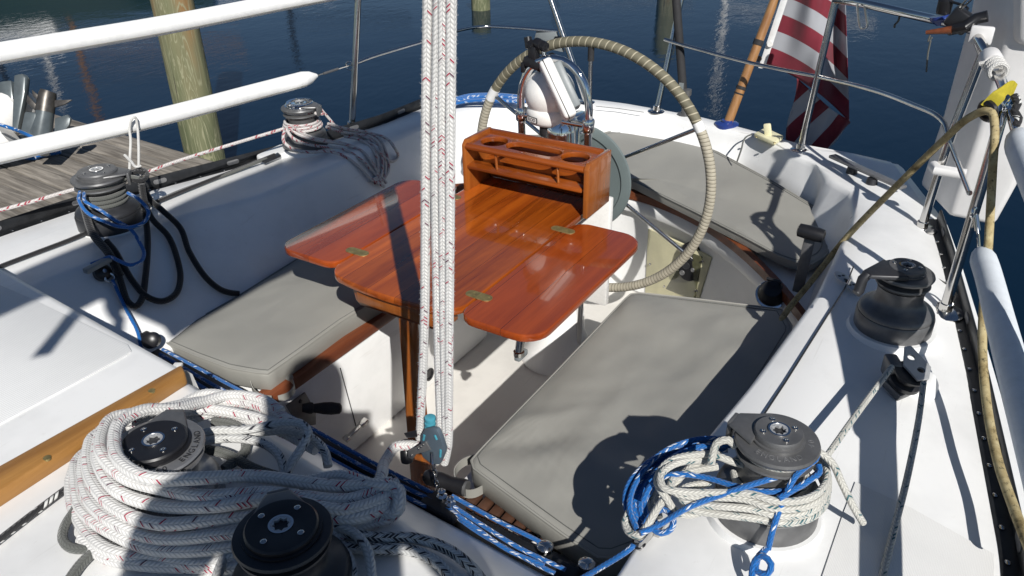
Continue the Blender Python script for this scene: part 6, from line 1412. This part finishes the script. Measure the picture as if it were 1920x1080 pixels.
# ================================================================== MASTS AND PILES BEYOND THE FRAME, SEEN REFLECTED IN THE WATER
def mirror_top(px, py, dist, z_extra=0):
    """point on the ground ray at horizontal distance dist whose reflection shows at the pixel: returns x, y and height above water"""
    d = Vector(ray(px, py)).normalized(); t = (ZW - CAM[2]) / d.z; hit = Vector(CAM) + d * t
    h = Vector((d.x, d.y, 0)); hl_ = h.length; h.normalize(); x = Vector((CAM[0], CAM[1], 0)) + h * dist
    rem = dist - Vector((hit.x - CAM[0], hit.y - CAM[1], 0)).length
    return x.x, x.y, ZW + rem * (-d.z / hl_)
for (px, py, dist, r, lab) in ((905, 112, 11.5, .13, 'timber piling beyond the stern, seen as a green reflection above the wheel'), (1240, 150, 12.5, .15, 'timber piling beyond the stern, seen as a green reflection by the black pole')):
    x, y, zt_ = mirror_top(px, py, dist)
    piling(Vector((x, y, ZW)), r, zt_ - ZW + ZW, lab)
# moored boats beyond the top of the frame: only their reflections in the harbour water are seen
def moored(x, y, yaw, L, lab, mast_h, mast_mat, hullmat):
    t = thing('moored_boat', lab, 'sailboat', (x, y, ZW), 'boats moored beyond the frame', rz=yaw, local=True)
    m = MB(); rows = []
    for i in range(13):
        u = i / 12; w_ = L * .15 * (math.sin(math.pi * min(1, .12 + u * .88)) ** .6) * (1 if u < .9 else (1 - u) * 10 * .9 + .1); xx = L * (u - .5)
        sh = 1.0 + .25 * u
        rows.append([Vector((xx, -w_ * .6, -.1)), Vector((xx, -w_, .35)), Vector((xx, -w_, sh)), Vector((xx, -w_ * .9, sh + .01)), Vector((xx, w_ * .9, sh + .01)), Vector((xx, w_, sh)), Vector((xx, w_, .35)), Vector((xx, w_ * .6, -.1))])
    m.grid(rows); m.build('hull', MAT[hullmat], t)
    m = MB(); m.prism_pts([Vector((a * L, b * L, 1.0)) for a, b in ((-.12, -.08), (.2, -.06), (.2, .06), (-.12, .08))], [Vector((a * L, b * L, 1.5)) for a, b in ((-.11, -.07), (.14, -.05), (.14, .05), (-.11, .07))]); m.build('cabin', MAT['gel'], t, bevel=.05)
    m = MB(); m.tube([Vector((.06 * L, 0, 1.2)), Vector((.06 * L, 0, mast_h))], .07, 10); m.build('mast', MAT[mast_mat], t)
    m = MB(); m.tube([Vector((.05 * L, 0, 2.3)), Vector((-.36 * L, 0, 2.4))], .06, 10); m.build('boom', MAT[mast_mat], t)
    return t
for (px, py, dist, L, mh, mm, hm_, lab) in (
    (240, 270, 22, 9, None, 'pole_wood', 'gel', 'white yacht with a wooden mast, mirrored as a brown wavy line left of the piling'),
    (1372, 215, 24, 9.5, None, 'sock', 'gel', 'white moored yacht mirrored as a pale wavy line left of the flagstaff'),
    (1075, 60, 26, 10, None, 'steel', 'gel', 'white moored yacht mirrored as pale ripples above the wheel'),
    (150, 190, 27, 9, None, 'sock', 'gel', 'white moored yacht mirrored as faint pale ripples at the top left'),
    (590, 130, 24, 8, None, 'winch_dark', 'topside_dark', 'dark moored yacht mirrored as broken dark ripples left of the mainsheet'),
    (30, 60, 20, 8, None, 'winch_dark', 'topside_dark', 'dark moored yacht mirrored as a dark patch in the top left corner')):
    x, y, zt_ = mirror_top(px, py, dist)
    MAT.setdefault('topside_dark', plain('dark_green_topsides', (0.02, 0.045, 0.03), 0.3))
    moored(x, y, math.atan2(y, x) + 1.3, L, lab, max(3.0, zt_ - ZW), mm, hm_)
bpy.context.view_layer.update()
